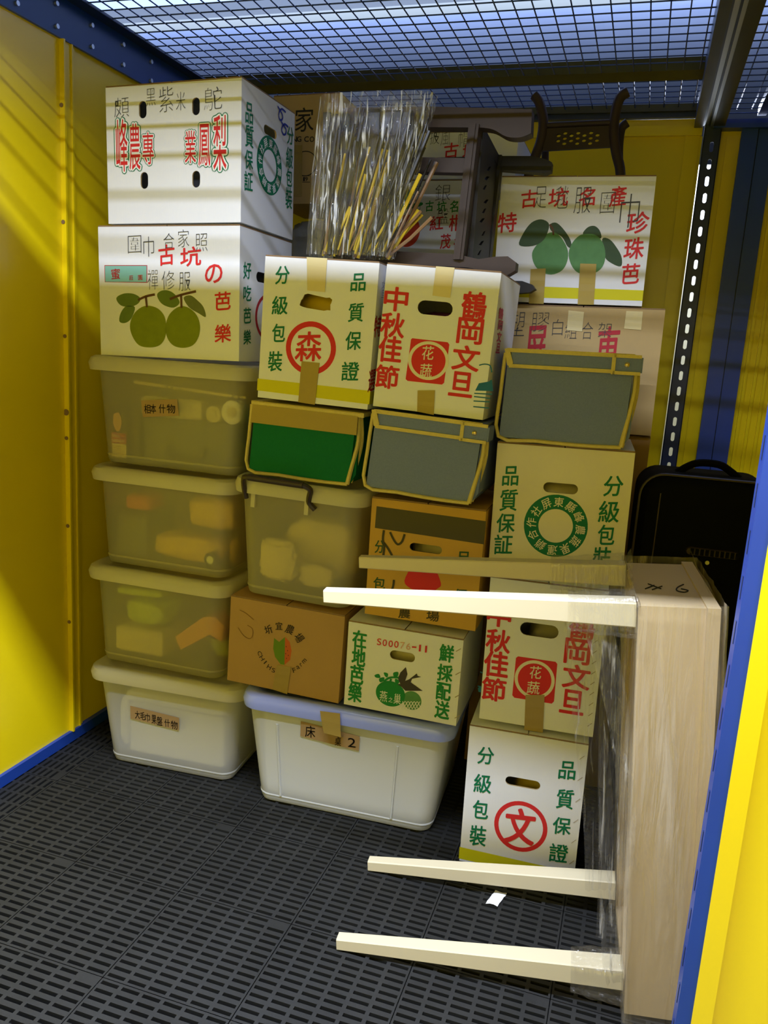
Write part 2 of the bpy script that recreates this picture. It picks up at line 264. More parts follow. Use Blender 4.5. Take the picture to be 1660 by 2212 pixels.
# ------------------------------------------------------------------ lettering
# what is printed on each carton face, millimetres from its lower left corner
PRINT = {
'c2': {'front': [
  ('T','green','out2','峰',50,206,37,136,0),
  ('T','white_ink','out1','峰',50,206,37,136,0),
  ('T','red','fat','峰',50,206,37,136,0),
  ('T','green','out2','農',92,201,35,119,0),
  ('T','white_ink','out1','農',92,201,35,119,0),
  ('T','red','fat','農',92,201,35,119,0),
  ('T','green','out2','專',135,195,36,82,0),
  ('T','white_ink','out1','專',135,195,36,82,0),
  ('T','red','fat','專',135,195,36,82,0),
  ('T','green','out2','業',268,194,34,82,0),
  ('T','white_ink','out1','業',268,194,34,82,0),
  ('T','red','fat','業',268,194,34,82,0),
  ('T','green','out2','鳳',311,197,36,105,0),
  ('T','white_ink','out1','鳳',311,197,36,105,0),
  ('T','red','fat','鳳',311,197,36,105,0),
  ('T','green','out2','梨',358,201,39,137,0),
  ('T','white_ink','out1','梨',358,201,39,137,0),
  ('T','red','fat','梨',358,201,39,137,0),
  ('H',119,295,24,44,0),
  ('H',285,295,23,44,0),
  ('H',121,113,24,44,0),
  ('H',285,112,24,43,0),
  ('T','pencil','pen','頗',52,304,50,53,0),
  ('T','pencil','pen','黑',146,325,31,45,0),
  ('T','pencil','pen','紫',194,317,46,66,0),
  ('T','pencil','pen','米',239,310,30,48,0),
  ('T','pencil','pen','鴕',337,311,56,58,0),
],'right': [
  ('T','green','kai','品',41,282,41,51,0),
  ('T','green','kai','質',43,225,45,55,0),
  ('T','green','kai','保',41,166,45,48,0),
  ('T','green','kai','証',40,111,47,49,0),
  ('T','green','kai','分',295,290,42,48,0),
  ('T','green','kai','級',292,228,45,57,0),
  ('T','green','kai','包',292,173,40,49,0),
  ('T','green','kai','裝',292,115,43,60,0),
  ('R','green',1,165,178,78,78,0.54),
  ('T','white_ink','kai2','屏',137,231,23,23,27),
  ('T','white_ink','kai2','東',168,237,23,23,-3),
  ('T','white_ink','kai2','縣',197,228,23,23,-33),
  ('T','white_ink','kai2','峰',218,205,23,23,-63),
  ('T','white_ink','kai2','農',225,174,23,23,-93),
  ('T','white_ink','kai2','蔬',215,145,23,23,-123),
  ('T','white_ink','kai2','果',192,124,23,23,-153),
  ('T','white_ink','kai2','運',162,118,23,23,-183),
  ('T','white_ink','kai2','銷',132,128,23,23,-213),
  ('T','white_ink','kai2','合',111,150,23,23,-243),
  ('T','white_ink','kai2','作',105,181,23,23,-273),
  ('T','white_ink','kai2','社',114,210,23,23,-303),
  ('H',167,268,79,24,0),
  ('S','blue_ink',5.9,[(260.7,344.5),(238.9,347.3),(222.5,339.9),(215.8,326.4),(220.9,316.1),(232.8,316.3),(242.0,325.7),(234.5,335.4),(208.1,346.5)]),
  ('S','blue_ink',5.9,[(279.3,309.7),(257.1,311.9),(242.8,304.2),(236.1,290.6),(248.4,281.9),(262.9,287.5),(264.8,300.0),(245.1,306.8),(232.9,313.4)]),
],},
'c1': {'front': [
  ('P','dark_red',1,0,[(19,253),(162,254),(161,206),(19,206)]),
  ('P','teal',2,0,[(21,251),(160,252),(159,208),(21,207)]),
  ('T','dark_red','kai2','蜜',57,229,29,29,0),
  ('T','dark_red','kai2','莊',109,219,13,13,0),
  ('T','dark_red','kai2','園',139,220,14,14,0),
  ('T','red','kai','古',225,282,50,54,0),
  ('T','red','kai','坑',302,278,64,50,0),
  ('T','red','kai','の',374,233,53,49,0),
  ('T','red','kai','芭',402,161,48,48,0),
  ('T','red','kai','樂',403,74,50,48,0),
  ('T','pencil','pen','圍',122,310,46,49,0),
  ('T','pencil','pen','巾',168,304,36,56,0),
  ('T','pencil','pen','合',233,319,36,44,0),
  ('T','pencil','pen','家',280,326,37,48,0),
  ('T','pencil','pen','照',336,315,39,48,0),
  ('T','pencil','pen','禪',180,215,36,57,0),
  ('T','pencil','pen','修',230,214,43,53,0),
  ('T','pencil','pen','服',283,211,38,52,0),
  ('P','leaf',1,1,[(57,162),(82,175),(115,175),(137,164),(131,149),(105,139),(72,142)]),
  ('P','leaf',1,1,[(66,97),(71,121),(91,141),(119,138),(106,106),(85,93)]),
  ('P','leaf',1,1,[(193,174),(207,185),(230,186),(252,175),(266,154),(247,140),(220,144),(202,155)]),
  ('P','leaf_dark',1,1,[(279,167),(301,174),(323,161),(342,143),(349,117),(327,126),(296,142)]),
  ('P','guava',2,1,[(151,142),(188,139),(213,121),(222,94),(219,59),(201,35),(168,27),(131,32),(108,59),(102,90),(118,122)]),
  ('P','guava',2,1,[(265,143),(296,140),(321,120),(331,93),(327,63),(309,39),(278,30),(246,35),(226,55),(220,86),(233,121)]),
  ('S','twig',6.5,[(130.7,158.0),(156.4,168.5),(186.3,174.4)]),
  ('S','twig',6.5,[(156.4,168.5),(159.6,138.6)]),
  ('S','twig',6.5,[(234.7,162.4),(269.9,174.5),(318.7,185.2)]),
  ('S','twig',6.5,[(271.2,174.5),(272.3,139.3)]),
],'right': [
  ('T','green','kai','好',42,247,45,44,0),
  ('T','green','kai','吃',44,186,45,41,0),
  ('T','green','kai','芭',45,126,43,42,0),
  ('T','green','kai','樂',46,67,43,40,0),
  ('R','dark_red',1,180,127,87,68,0.86),
  ('T','dark_red','kai','行',180,127,82,76,0),
  ('H',149,237,102,28,0),
],},
'sen': {'front': [
  ('T','green','kai','分',52,323,39,45,0),
  ('T','green','kai','級',50,246,44,47,0),
  ('T','green','kai','包',51,175,37,47,0),
  ('T','green','kai','裝',46,100,40,52,0),
  ('T','green','kai','品',263,318,39,43,0),
  ('T','green','kai','質',263,243,40,46,0),
  ('T','green','kai','保',262,172,42,46,0),
  ('T','green','kai','證',260,94,47,48,0),
  ('R','red',1,145,143,71,69,0.8),
  ('T','red','kai','森',139,147,73,75,0),
  ('H',151,259,89,37,1),
  ('P','yellow_ink',1,0,[(-3,50),(319,49),(319,14),(-3,18)]),
  ('X','pale_tape',[(117,383),(174,379),(174,288),(125,289)]),
  ('X','tape',[(122,107),(173,107),(168,-3),(120,-1)]),
],'right': [
  ('T','pencil','pen','文',44,319,30,20,0),
  ('T','pencil','pen','旦',48,297,30,20,0),
  ('T','dark_red','kai','特',27,214,60,53,0),
  ('T','dark_red','kai','選',14,75,55,55,0),
  ('P','yellow_ink',1,0,[(8,46),(53,47),(55,15),(12,12)]),
],},
'tsuru': {'front': [
  ('T','red','round','中',33,272,61,57,0),
  ('T','red','round','秋',31,208,62,59,0),
  ('T','red','round','佳',31,148,60,64,0),
  ('T','red','round','節',30,78,61,57,0),
  ('T','red','round','鶴',233,274,60,63,0),
  ('T','red','round','岡',231,212,62,60,0),
  ('T','red','round','文',229,146,67,59,0),
  ('T','red','round','旦',225,81,59,59,0),
  ('P','red',1,0,[(86,181),(178,180),(183,175),(181,80),(176,75),(86,74),(80,78),(83,178)]),
  ('R','cream_ink',2,134,130,53,48,0.84),
  ('T','cream_ink','kai2','花',131,149,30,34,0),
  ('T','cream_ink','kai2','蔬',131,105,31,34,0),
  ('H',136,259,90,34,0),
  ('X','pale_tape',[(127,367),(174,365),(171,287),(126,289)]),
  ('X','tape',[(115,53),(160,59),(164,-3),(120,0)]),
  ('P','teal_blue',1,0,[(262,70),(269,89),(293,96),(300,102),(307,74)]),
  ('S','teal_blue',2.8,[(260.8,63.1),(305.4,66.0)]),
  ('S','teal_blue',2.8,[(261.1,55.1),(302.8,55.7)]),
  ('S','teal_blue',2.8,[(261.3,44.2),(302.0,46.7)]),
  ('S','teal_blue',2.8,[(262.5,30.2),(302.2,31.5)]),
  ('S','teal_blue',2.8,[(264.2,132.6),(277.0,136.9),(291.5,134.7),(297.8,118.8)]),
],'right': [
  ('T','pink_ink','round','鶴',63,264,68,26,0),
  ('T','pink_ink','round','岡',77,235,64,23,0),
  ('T','pink_ink','round','文',84,207,65,24,0),
  ('T','pink_ink','round','旦',88,179,60,24,0),
],},
'tsuru2': {'front': [
  ('T','red','round','中',30,289,60,58,0),
  ('T','red','round','秋',33,221,61,60,0),
  ('T','red','round','佳',33,157,61,69,0),
  ('T','red','round','節',32,87,61,62,0),
  ('T','red','round','鶴',238,286,61,57,0),
  ('T','red','round','岡',233,222,61,65,0),
  ('T','red','round','文',237,155,66,62,0),
  ('T','red','round','旦',233,86,58,63,0),
  ('P','red',1,0,[(87,187),(182,187),(187,182),(188,80),(183,73),(87,73),(81,79),(82,182)]),
  ('R','cream_ink',2,134,131,51,52,0.84),
  ('T','cream_ink','kai2','花',135,151,29,34,0),
  ('T','cream_ink','kai2','蔬',133,109,32,34,0),
  ('H',134,264,97,35,0),
  ('X','tape',[(115,86),(163,94),(168,-10),(120,-10)]),
  ('S','teal_blue',3.1,[(-7.0,130.0),(-0.3,127.8)]),
  ('S','teal_blue',3.1,[(-10.1,89.8),(-1.2,88.9)]),
  ('S','teal_blue',3.1,[(-9.6,82.8),(-1.5,80.8)]),
  ('P','teal_blue',1,0,[(-8,85),(0,91),(0,73),(-8,74)]),
  ('S','crease',1.6,[(277.9,286.6),(268.2,277.3)]),
  ('S','crease',1.6,[(278.9,259.5),(269.2,250.1)]),
  ('S','crease',1.6,[(279.9,232.2),(270.2,222.8)]),
  ('S','crease',1.6,[(280.9,204.8),(271.1,195.3)]),
  ('S','crease',1.6,[(281.9,177.2),(272.1,167.7)]),
  ('S','crease',1.6,[(282.9,149.6),(273.1,139.9)]),
  ('S','crease',1.6,[(283.9,121.8),(274.1,112.0)]),
  ('S','crease',1.6,[(285.0,93.8),(275.1,84.0)]),
  ('S','crease',1.6,[(286.0,65.7),(276.1,55.8)]),
  ('S','crease',1.6,[(287.0,37.5),(277.1,27.5)]),
],},
'yan': {'front': [
  ('T','print_green','block','在',34,199,39,48,0),
  ('T','print_green','block','地',35,147,38,53,0),
  ('T','print_green','block','芭',33,94,38,53,0),
  ('T','print_green','block','樂',31,40,38,54,0),
  ('T','print_green','block','鮮',280,201,38,47,0),
  ('T','print_green','block','採',280,145,40,47,0),
  ('T','print_green','block','配',280,92,39,48,0),
  ('T','print_green','block','送',281,39,39,50,0),
  ('T','red','kai2','S',91,201,12,19,0),
  ('T','red','kai2','0',107,201,12,19,0),
  ('T','red','kai2','0',124,201,12,19,0),
  ('T','red','kai2','0',140,202,12,19,0),
  ('T','faded_red','kai2','7',157,202,12,19,0),
  ('T','faded_red','kai2','6',174,202,12,19,0),
  ('T','red','kai2','-',190,203,12,4,0),
  ('T','red','kai2','1',206,203,5,19,0),
  ('T','red','kai2','1',223,203,5,19,0),
  ('H',159,171,71,26,0),
  ('R','print_green_soft',1,195,49,27,27,0),
  ('R','print_green',2,133,57,42,37,0),
  ('T','white_ink','kai3','燕',114,46,22,32,0),
  ('T','white_ink','kai3','之',135,40,12,15,0),
  ('T','white_ink','kai3','巢',154,46,21,30,0),
  ('S','white_ink',1.9,[(169.0,42.4),(182.0,21.2)]),
  ('S','white_ink',1.9,[(177.5,43.9),(190.5,22.7)]),
  ('S','white_ink',1.9,[(185.9,45.4),(199.0,24.2)]),
  ('S','white_ink',1.9,[(194.4,46.9),(207.4,25.7)]),
  ('S','white_ink',1.9,[(202.8,48.4),(215.9,27.2)]),
  ('S','white_ink',1.9,[(211.2,49.9),(224.3,28.8)]),
  ('S','white_ink',1.9,[(218.2,51.1),(205.6,25.4)]),
  ('S','white_ink',1.9,[(209.8,49.6),(197.1,23.9)]),
  ('S','white_ink',1.9,[(201.4,48.1),(188.6,22.4)]),
  ('S','white_ink',1.9,[(193.0,46.6),(180.2,20.8)]),
  ('S','white_ink',1.9,[(184.5,45.2),(171.6,19.3)]),
  ('S','white_ink',1.9,[(176.0,43.7),(163.1,17.8)]),
  ('S','print_green',5.7,[(111.4,88.4),(125.2,101.9),(141.7,107.1),(153.5,108.1)]),
  ('S','print_green',5.7,[(128.4,85.4),(132.4,100.7)]),
  ('P','print_green',1,1,[(84,102),(96,108),(101,98),(89,96)]),
  ('P','print_green',1,1,[(110,115),(122,114),(121,103),(114,105)]),
  ('P','print_green',1,1,[(98,95),(112,101),(111,90),(101,85)]),
  ('P','print_green',1,1,[(137,119),(150,124),(151,113),(140,108)]),
  ('P','print_green',1,1,[(144,103),(156,99),(152,89),(144,93)]),
  ('P','bird',3,0,[(171,142),(157,124),(151,106),(159,91),(150,89),(164,83),(175,74),(223,83),(204,93),(188,101),(191,112),(216,122),(206,123),(203,130),(183,109),(172,102),(177,123)]),
  ('S','crease',1.8,[(317.3,221.1),(304.4,210.7)]),
  ('S','crease',1.8,[(321.7,156.0),(308.8,145.4)]),
  ('S','crease',1.8,[(325.9,92.6),(312.9,81.7)]),
  ('S','crease',1.8,[(329.9,33.3),(316.9,22.2)]),
],},
'brown': {'front': [
  ('P','dark_patch',1,0,[(14,305),(312,301),(312,239),(13,245)]),
  ('H',158,207,89,22,0),
  ('T','dark_green','kai','品',262,194,37,37,0),
  ('T','dark_green','kai','保',262,90,38,40,0),
  ('T','dark_green','kai','分',30,195,26,35,0),
  ('T','dark_green','kai','級',26,153,26,35,0),
  ('T','dark_green','kai','包',36,92,33,35,0),
  ('S','marker',6.1,[(39.0,242.2),(37.8,216.6),(43.3,196.2),(40.8,156.2)]),
  ('S','marker',6.1,[(41.7,207.7),(52.8,194.9),(66.6,175.4)]),
  ('S','marker',6.1,[(56.7,239.3),(68.1,219.7),(80.3,208.2),(91.5,217.4),(97.4,238.8)]),
  ('S','marker',6.1,[(76.6,108.6),(76.2,92.0),(72.1,77.3)]),
  ('P','red',1,1,[(106,110),(126,159),(135,171),(153,178),(170,175),(183,165),(207,118),(199,102),(179,88),(151,88),(125,91)]),
  ('P','red',1,0,[(86,157),(94,162),(122,165),(118,158)]),
  ('P','red',1,0,[(96,169),(122,166),(119,159)]),
  ('P','red',1,0,[(186,163),(216,167),(200,159)]),
  ('T','marker','kai','農',113,18,33,26,0),
  ('T','marker','kai','場',192,24,34,30,0),
],},
'wen': {'front': [
  ('T','green','kai','分',48,320,42,48,0),
  ('T','green','kai','級',46,239,45,53,0),
  ('T','green','kai','包',46,163,41,53,0),
  ('T','green','kai','裝',45,85,43,59,0),
  ('T','green','kai','品',259,319,41,49,0),
  ('T','green','kai','質',261,238,42,54,0),
  ('T','green','kai','保',260,161,45,48,0),
  ('T','green','kai','證',259,82,47,52,0),
  ('R','red',1,155,136,70,73,0.835),
  ('T','red','brush','文',153,136,76,101,0),
  ('H',150,261,91,25,0),
  ('P','yellow_ink',1,0,[(-2,41),(300,34),(299,1),(-2,6)]),
  ('S','crease',1.2,[(297.8,367.2),(286.7,355.6)]),
  ('S','crease',1.2,[(298.3,307.7),(287.2,295.8)]),
  ('S','crease',1.2,[(298.8,247.4),(287.6,235.4)]),
  ('S','crease',1.2,[(299.3,188.2),(288.1,176.0)]),
  ('S','crease',1.2,[(299.8,130.2),(288.5,117.7)]),
  ('S','crease',1.2,[(300.3,69.7),(289.0,57.0)]),
],},
'logo': {'front': [
  ('T','green','kai','品',40,246,40,50,0),
  ('T','green','kai','質',40,182,44,56,0),
  ('T','green','kai','保',37,121,47,50,0),
  ('T','green','kai','証',35,63,47,52,0),
  ('T','green','kai','分',298,242,46,51,0),
  ('T','green','kai','級',294,176,49,55,0),
  ('T','green','kai','包',293,116,41,52,0),
  ('T','green','kai','裝',288,52,44,61,0),
  ('R','green',1,165,126,81,82,0.54),
  ('T','cream_ink','kai2','屏',137,182,24,25,27),
  ('T','cream_ink','kai2','東',168,189,24,25,-3),
  ('T','cream_ink','kai2','縣',199,179,24,25,-33),
  ('T','cream_ink','kai2','峰',221,155,24,25,-63),
  ('T','cream_ink','kai2','農',228,122,24,25,-93),
  ('T','cream_ink','kai2','蔬',218,91,24,25,-123),
  ('T','cream_ink','kai2','果',194,69,24,25,-153),
  ('T','cream_ink','kai2','運',162,62,24,25,-183),
  ('T','cream_ink','kai2','銷',131,73,24,25,-213),
  ('T','cream_ink','kai2','合',109,97,24,25,-243),
  ('T','cream_ink','kai2','作',103,129,24,25,-273),
  ('T','cream_ink','kai2','社',113,160,24,25,-303),
  ('H',169,225,87,26,0),
],},
'guava': {'front': [
  ('T','red','kai','古',86,293,46,49,0),
  ('T','red','kai','坑',170,297,55,50,0),
  ('T','red','kai','名',251,298,44,48,0),
  ('T','red','kai','產',337,300,45,54,0),
  ('T','red','kai','特',27,226,54,55,0),
  ('T','red','kai','珍',399,229,59,57,0),
  ('T','red','kai','珠',396,159,53,58,0),
  ('T','red','kai','芭',394,89,48,55,0),
  ('T','pencil','pen','足',119,297,37,62,0),
  ('T','pencil','pen','毯',180,297,37,64,0),
  ('T','pencil','pen','服',240,289,49,74,0),
  ('T','pencil','pen','圍',310,282,41,60,0),
  ('T','pencil','pen','巾',373,261,54,95,0),
  ('P','leaf_dark2',3,1,[(68,163),(77,196),(98,226),(125,236),(148,226),(149,204),(137,177),(108,161)]),
  ('P','leaf_dark2',1,1,[(153,222),(170,227),(191,211),(214,182),(221,158),(208,162),(190,188),(158,204)]),
  ('P','leaf_dark2',1,1,[(249,197),(261,215),(280,219),(296,206),(301,185),(270,192)]),
  ('P','leaf_dark2',1,1,[(305,183),(327,182),(352,155),(365,132),(365,109),(340,116),(317,135)]),
  ('P','guava2',2,1,[(154,199),(173,198),(195,178),(211,149),(212,119),(199,93),(170,81),(138,89),(116,111),(108,141),(121,167),(136,187)]),
  ('P','guava2',2,1,[(261,197),(286,194),(308,173),(318,144),(317,115),(303,94),(274,83),(243,90),(223,113),(214,143),(222,172),(240,192)]),
  ('S','twig',5.4,[(151.6,221.9),(161.2,210.6),(165.6,192.6)]),
  ('P','yellow_ink',1,0,[(2,47),(435,44),(435,15),(1,13)]),
  ('X','tape',[(108,95),(152,98),(155,-4),(111,-4)]),
  ('X','tape',[(250,114),(296,114),(300,-1),(254,-2)]),
],},
'bb': {'front': [
  ('T','pencil','pen','塑',39,306,47,76,0),
  ('T','pencil','pen','膠',107,313,56,57,0),
  ('T','pencil','pen','白',160,300,32,49,0),
  ('T','pencil','pen','組',200,294,36,52,0),
  ('T','pencil','pen','合',247,294,33,52,0),
  ('T','pencil','pen','架',297,298,40,44,0),
  ('T','dark_red','kai','屏',100,236,58,130,0),
  ('T','dark_red','kai','東',310,246,61,123,0),
  ('X','pale_tape',[(187,350),(232,347),(232,291),(187,293)]),
  ('X','pale_tape',[(351,354),(397,354),(398,302),(350,304)]),
],},
'chi': {'front': [
  ('T','black_ink','kai2','圻',123,180,24,25,24),
  ('T','black_ink','kai2','宜',155,197,21,23,4),
  ('T','black_ink','kai2','農',189,193,24,28,-18),
  ('T','black_ink','kai2','場',219,173,23,29,-50),
  ('T','black_ink','lat','C',100,103,13,13,-62),
  ('T','black_ink','lat','H',108,90,13,14,-52),
  ('T','black_ink','lat','I',119,79,3,13,-40),
  ('T','black_ink','lat','H',132,67,12,14,-25),
  ('T','black_ink','lat','S',146,60,10,14,-8),
  ('T','black_ink','lat','F',210,73,10,14,22),
  ('T','black_ink','lat','a',221,84,10,10,30),
  ('T','black_ink','lat','r',230,94,6,10,42),
  ('T','black_ink','lat','m',239,107,14,10,52),
  ('P','melon_green',1,0,[(142,158),(147,155),(158,149),(175,167),(179,83),(167,82),(148,102),(141,126)]),
  ('P','melon_orange',1,0,[(176,168),(191,154),(198,130),(195,101),(179,83)]),
  ('R','black_ink',2,181,139,1,2,0),
  ('R','black_ink',2,186,128,1,2,0),
  ('R','black_ink',2,181,118,1,2,0),
  ('R','black_ink',2,189,114,1,2,0),
  ('R','black_ink',2,184,104,1,2,0),
  ('S','pencil_brown',1.5,[(27.3,168.5),(47.3,147.1),(66.4,141.8),(75.0,154.3),(72.7,173.6),(56.6,181.3)]),
  ('S','pencil_brown',1.5,[(29.9,222.8),(50.9,216.0),(75.9,201.0)]),
  ('X','tape',[(156,79),(200,80),(193,-4),(146,1)]),
],},
'mov': {'front': [
  ('T','black_ink','fat','家',115,270,67,76,0),
  ('T','black_ink','round','N',80,209,18,17,0),
  ('T','black_ink','round','G',97,209,16,17,0),
  ('T','black_ink','round','C',124,208,16,17,0),
  ('T','black_ink','round','O',144,207,16,17,0),
  ('T','black_ink','round','1',118,80,6,13,0),
  ('T','black_ink','round','9',127,80,9,13,0),
  ('R','black_ink',1,121,130,44,41,0.93),
  ('S','black_ink',1.8,[(111.7,90.9),(140.5,90.3)]),
  ('S','black_ink',1.8,[(112.1,70.1),(141.0,69.6)]),
  ('X','tape',[(78,190),(109,189),(111,24),(79,24)]),
],},
'whb': {'front': [
  ('T','print_green','kai','古',123,344,25,31,0),
  ('T','print_green','kai','坑',162,343,29,31,0),
  ('T','print_green','kai','名',201,343,25,34,0),
  ('T','red','kai','紅',149,294,42,41,0),
  ('T','red','kai','柑',211,295,43,47,0),
  ('T','red','kai','茂',181,240,32,43,0),
  ('T','red','kai','谷',223,237,30,39,0),
  ('R','orange_red',1,54,270,43,49,0),
  ('R','print_green',1,36,379,24,23,0),
  ('P','print_green',1,1,[(12,349),(36,354),(63,351),(97,355),(98,346),(64,336),(33,333),(17,324)]),
  ('T','pencil','pen','茶',78,383,34,53,0),
  ('T','pencil','pen','銀',163,383,50,50,0),
  ('T','pencil','pen','器',82,324,31,41,0),
  ('T','pencil','pen','盤',168,315,40,47,0),
  ('P','red',1,0,[(13,198),(48,197),(43,193),(10,194)]),
  ('P','print_green',1,0,[(54,199),(88,198),(83,194),(50,195)]),
  ('P','red',1,0,[(93,199),(128,199),(123,195),(90,195)]),
  ('P','print_green',1,0,[(133,200),(167,199),(162,196),(130,196)]),
  ('P','red',1,0,[(172,201),(206,200),(201,196),(169,197)]),
  ('P','print_green',1,0,[(211,201),(244,201),(240,197),(208,198)]),
],},
'wha': {'front': [
  ('T','pencil','pen','披',107,122,32,43,0),
  ('T','pencil','pen','風',142,119,32,46,0),
  ('T','pencil','pen','帽',200,115,36,49,0),
  ('T','red','kai','古',162,83,44,43,0),
  ('T','red','kai','坑',219,79,40,43,0),
],},
'bin4': {'front': [
  ('X','tag',[(162,197),(282,210),(287,163),(167,149)]),
  ('T','black_ink','mark','相',183,174,21,27,0),
  ('T','black_ink','mark','本',203,176,19,27,0),
  ('T','black_ink','mark','什',233,179,22,26,0),
  ('T','black_ink','mark','物',262,181,28,26,0),
],},
'bin1': {'front': [
  ('X','tag',[(106,213),(273,201),(271,156),(105,168)]),
  ('T','black_ink','mark','大',130,186,17,28,0),
  ('T','black_ink','mark','毛',148,185,17,28,0),
  ('T','black_ink','mark','巾',165,183,16,28,0),
  ('T','black_ink','mark','果',187,180,17,31,0),
  ('T','black_ink','mark','盤',206,178,19,31,0),
  ('T','black_ink','mark','什',232,176,18,27,0),
  ('T','black_ink','mark','物',256,173,23,29,0),
],},
'white': {'front': [
  ('X','tag',[(156,295),(333,280),(331,233),(155,246)]),
  ('T','black_ink','mark','床',185,267,30,38,0),
  ('T','black_ink','mark','桌',269,252,18,29,0),
  ('T','black_ink','mark','2',310,256,23,29,0),
  ('X','tape',[(220,349),(279,352),(285,271),(237,266)]),
],},
}
STYLE = {  # stroke weight, rise of the horizontals
    'pen': (-0.018, 0.05), 'kai': (0.016, 0.10), 'kai2': (0.008, 0.08), 'kai3': (0.0, 0.05), 'mark': (0.006, 0.05), 'fat': (0.004, 0.0), 'out1': (0.052, 0.0), 'out2': (0.084, 0.0),
    'round': (0.026, 0.0), 'block': (0.030, 0.0), 'brush': (0.030, 0.08), 'lat': (0.0, 0.0)}
GLYPH = {}
def load_glyphs():
    need = set()
    for b in PRINT.values():
        for l in b.values():
            for it in l:
                if it[0] == 'T': need.add((it[3], min(0.0, STYLE[it[2]][0]))); need.add((it[3], 0.0))
    obs = {}
    for ch, off in sorted(need):
        c = bpy.data.curves.new('glyph', 'FONT'); c.body = ch; c.offset = off; c.resolution_u = 3
        o = bpy.data.objects.new('glyph', c); COL.objects.link(o); obs[(ch, off)] = o
    dg = bpy.context.evaluated_depsgraph_get()
    for k, o in obs.items():
        me = bpy.data.meshes.new_from_object(o.evaluated_get(dg))
        GLYPH[k] = ([tuple(v.co[:2]) for v in me.vertices], [tuple(p.vertices) for p in me.polygons])
        bpy.data.meshes.remove(me)
    for o in obs.values():
        c = o.data; bpy.data.objects.remove(o); bpy.data.curves.remove(c)

def stadium(u, v, w, h, rag=0, n=7):
    pts = []
    if w >= h:
        r = h / 2
        for k in range(n + 1): a = -pi / 2 + pi * k / n; pts.append((u + w / 2 - r + r * cos(a), v + r * sin(a)))
        for k in range(n + 1): a = pi / 2 + pi * k / n; pts.append((u - w / 2 + r + r * cos(a), v + r * sin(a)))
    else:
        r = w / 2
        for k in range(n + 1): a = pi * k / n; pts.append((u + r * cos(a), v + h / 2 - r + r * sin(a)))
        for k in range(n + 1): a = pi + pi * k / n; pts.append((u + r * cos(a), v - h / 2 + r + r * sin(a)))
    if rag:
        rr = random.Random(3); pts = [(p[0] + rr.uniform(-1, 1) * .004, p[1] + rr.uniform(-1, 1) * .005) for p in pts]
    return pts

def printed(mb, items, put):
    """lettering and pictures printed on one face; put(u, v, layer) gives the local point, metres"""
    for it in items:
        if it[0] == 'T':
            _, m, st, ch, u, v, w, h, ang = it; off, shear = STYLE[st]
            base = GLYPH[(ch, 0.0)][0]; vs, fs = GLYPH[(ch, min(off, 0.0))]
            x0, x1 = min(p[0] for p in base), max(p[0] for p in base); y0, y1 = min(p[1] for p in base), max(p[1] for p in base)
            lay = {'out2': 1, 'out1': 2, 'fat': 3, 'kai2': 4, 'kai3': 4, 'pen': 4}.get(st, 3)
            ca, sa = cos(radians(ang)), sin(radians(ang)); t = max(off, 0) * (w + h) / 2; nk = 0 if t <= 0 else (12 if off > .035 else 7)
            for kk, (dx, dy) in enumerate([(t * cos(2 * pi * k / nk), t * sin(2 * pi * k / nk)) for k in range(nk)] + [(0, 0)]):
                P = []
                for x, y in vs:
                    a = ((x - x0) / max(x1 - x0, 1e-6) - .5) * w; b = ((y - y0) / max(y1 - y0, 1e-6) - .5) * h + shear * a
                    a, b = a + dx, b + dy
                    P.append(put((u + a * ca - b * sa) / 1000, (v + a * sa + b * ca) / 1000, lay + .07 * kk))
                mb.add(P, fs, m)
        elif it[0] == 'P':
            _, m, lay, sm, pts = it
            if sm: pts = smooth_loop(pts)
            tri = tessellate_polygon([[Vector((p[0], p[1], 0)) for p in pts]])
            mb.add([put(p[0] / 1000, p[1] / 1000, lay) for p in pts], tri, m)
        elif it[0] == 'R':
            _, m, lay, u, v, ru, rv, inner = it; n = 40
            o = [(u + ru * cos(2 * pi * k / n), v + rv * sin(2 * pi * k / n)) for k in range(n)]
            if inner:
                i_ = [(u + ru * inner * cos(2 * pi * k / n), v + rv * inner * sin(2 * pi * k / n)) for k in range(n)]
                mb.add([put(p[0] / 1000, p[1] / 1000, lay) for p in o + i_], [(k, (k + 1) % n, n + (k + 1) % n, n + k) for k in range(n)], m)
            else:
                mb.add([put(p[0] / 1000, p[1] / 1000, lay) for p in o], [tuple(range(n))], m)
        elif it[0] == 'S':
            _, m, wd, pts = it; pts = smooth_path(pts, 3); L, Rr = [], []
            for i, p in enumerate(pts):
                a, b = pts[max(i - 1, 0)], pts[min(i + 1, len(pts) - 1)]
                t = Vector((b[0] - a[0], b[1] - a[1])); t = t.normalized() if t.length else Vector((1, 0)); k = wd / 2
                L.append((p[0] - t.y * k, p[1] + t.x * k)); Rr.append((p[0] + t.y * k, p[1] - t.x * k))
            n = len(pts)
            mb.add([put(p[0] / 1000, p[1] / 1000, 4) for p in L + Rr], [(i, i + 1, n + i + 1, n + i) for i in range(n - 1)], m)

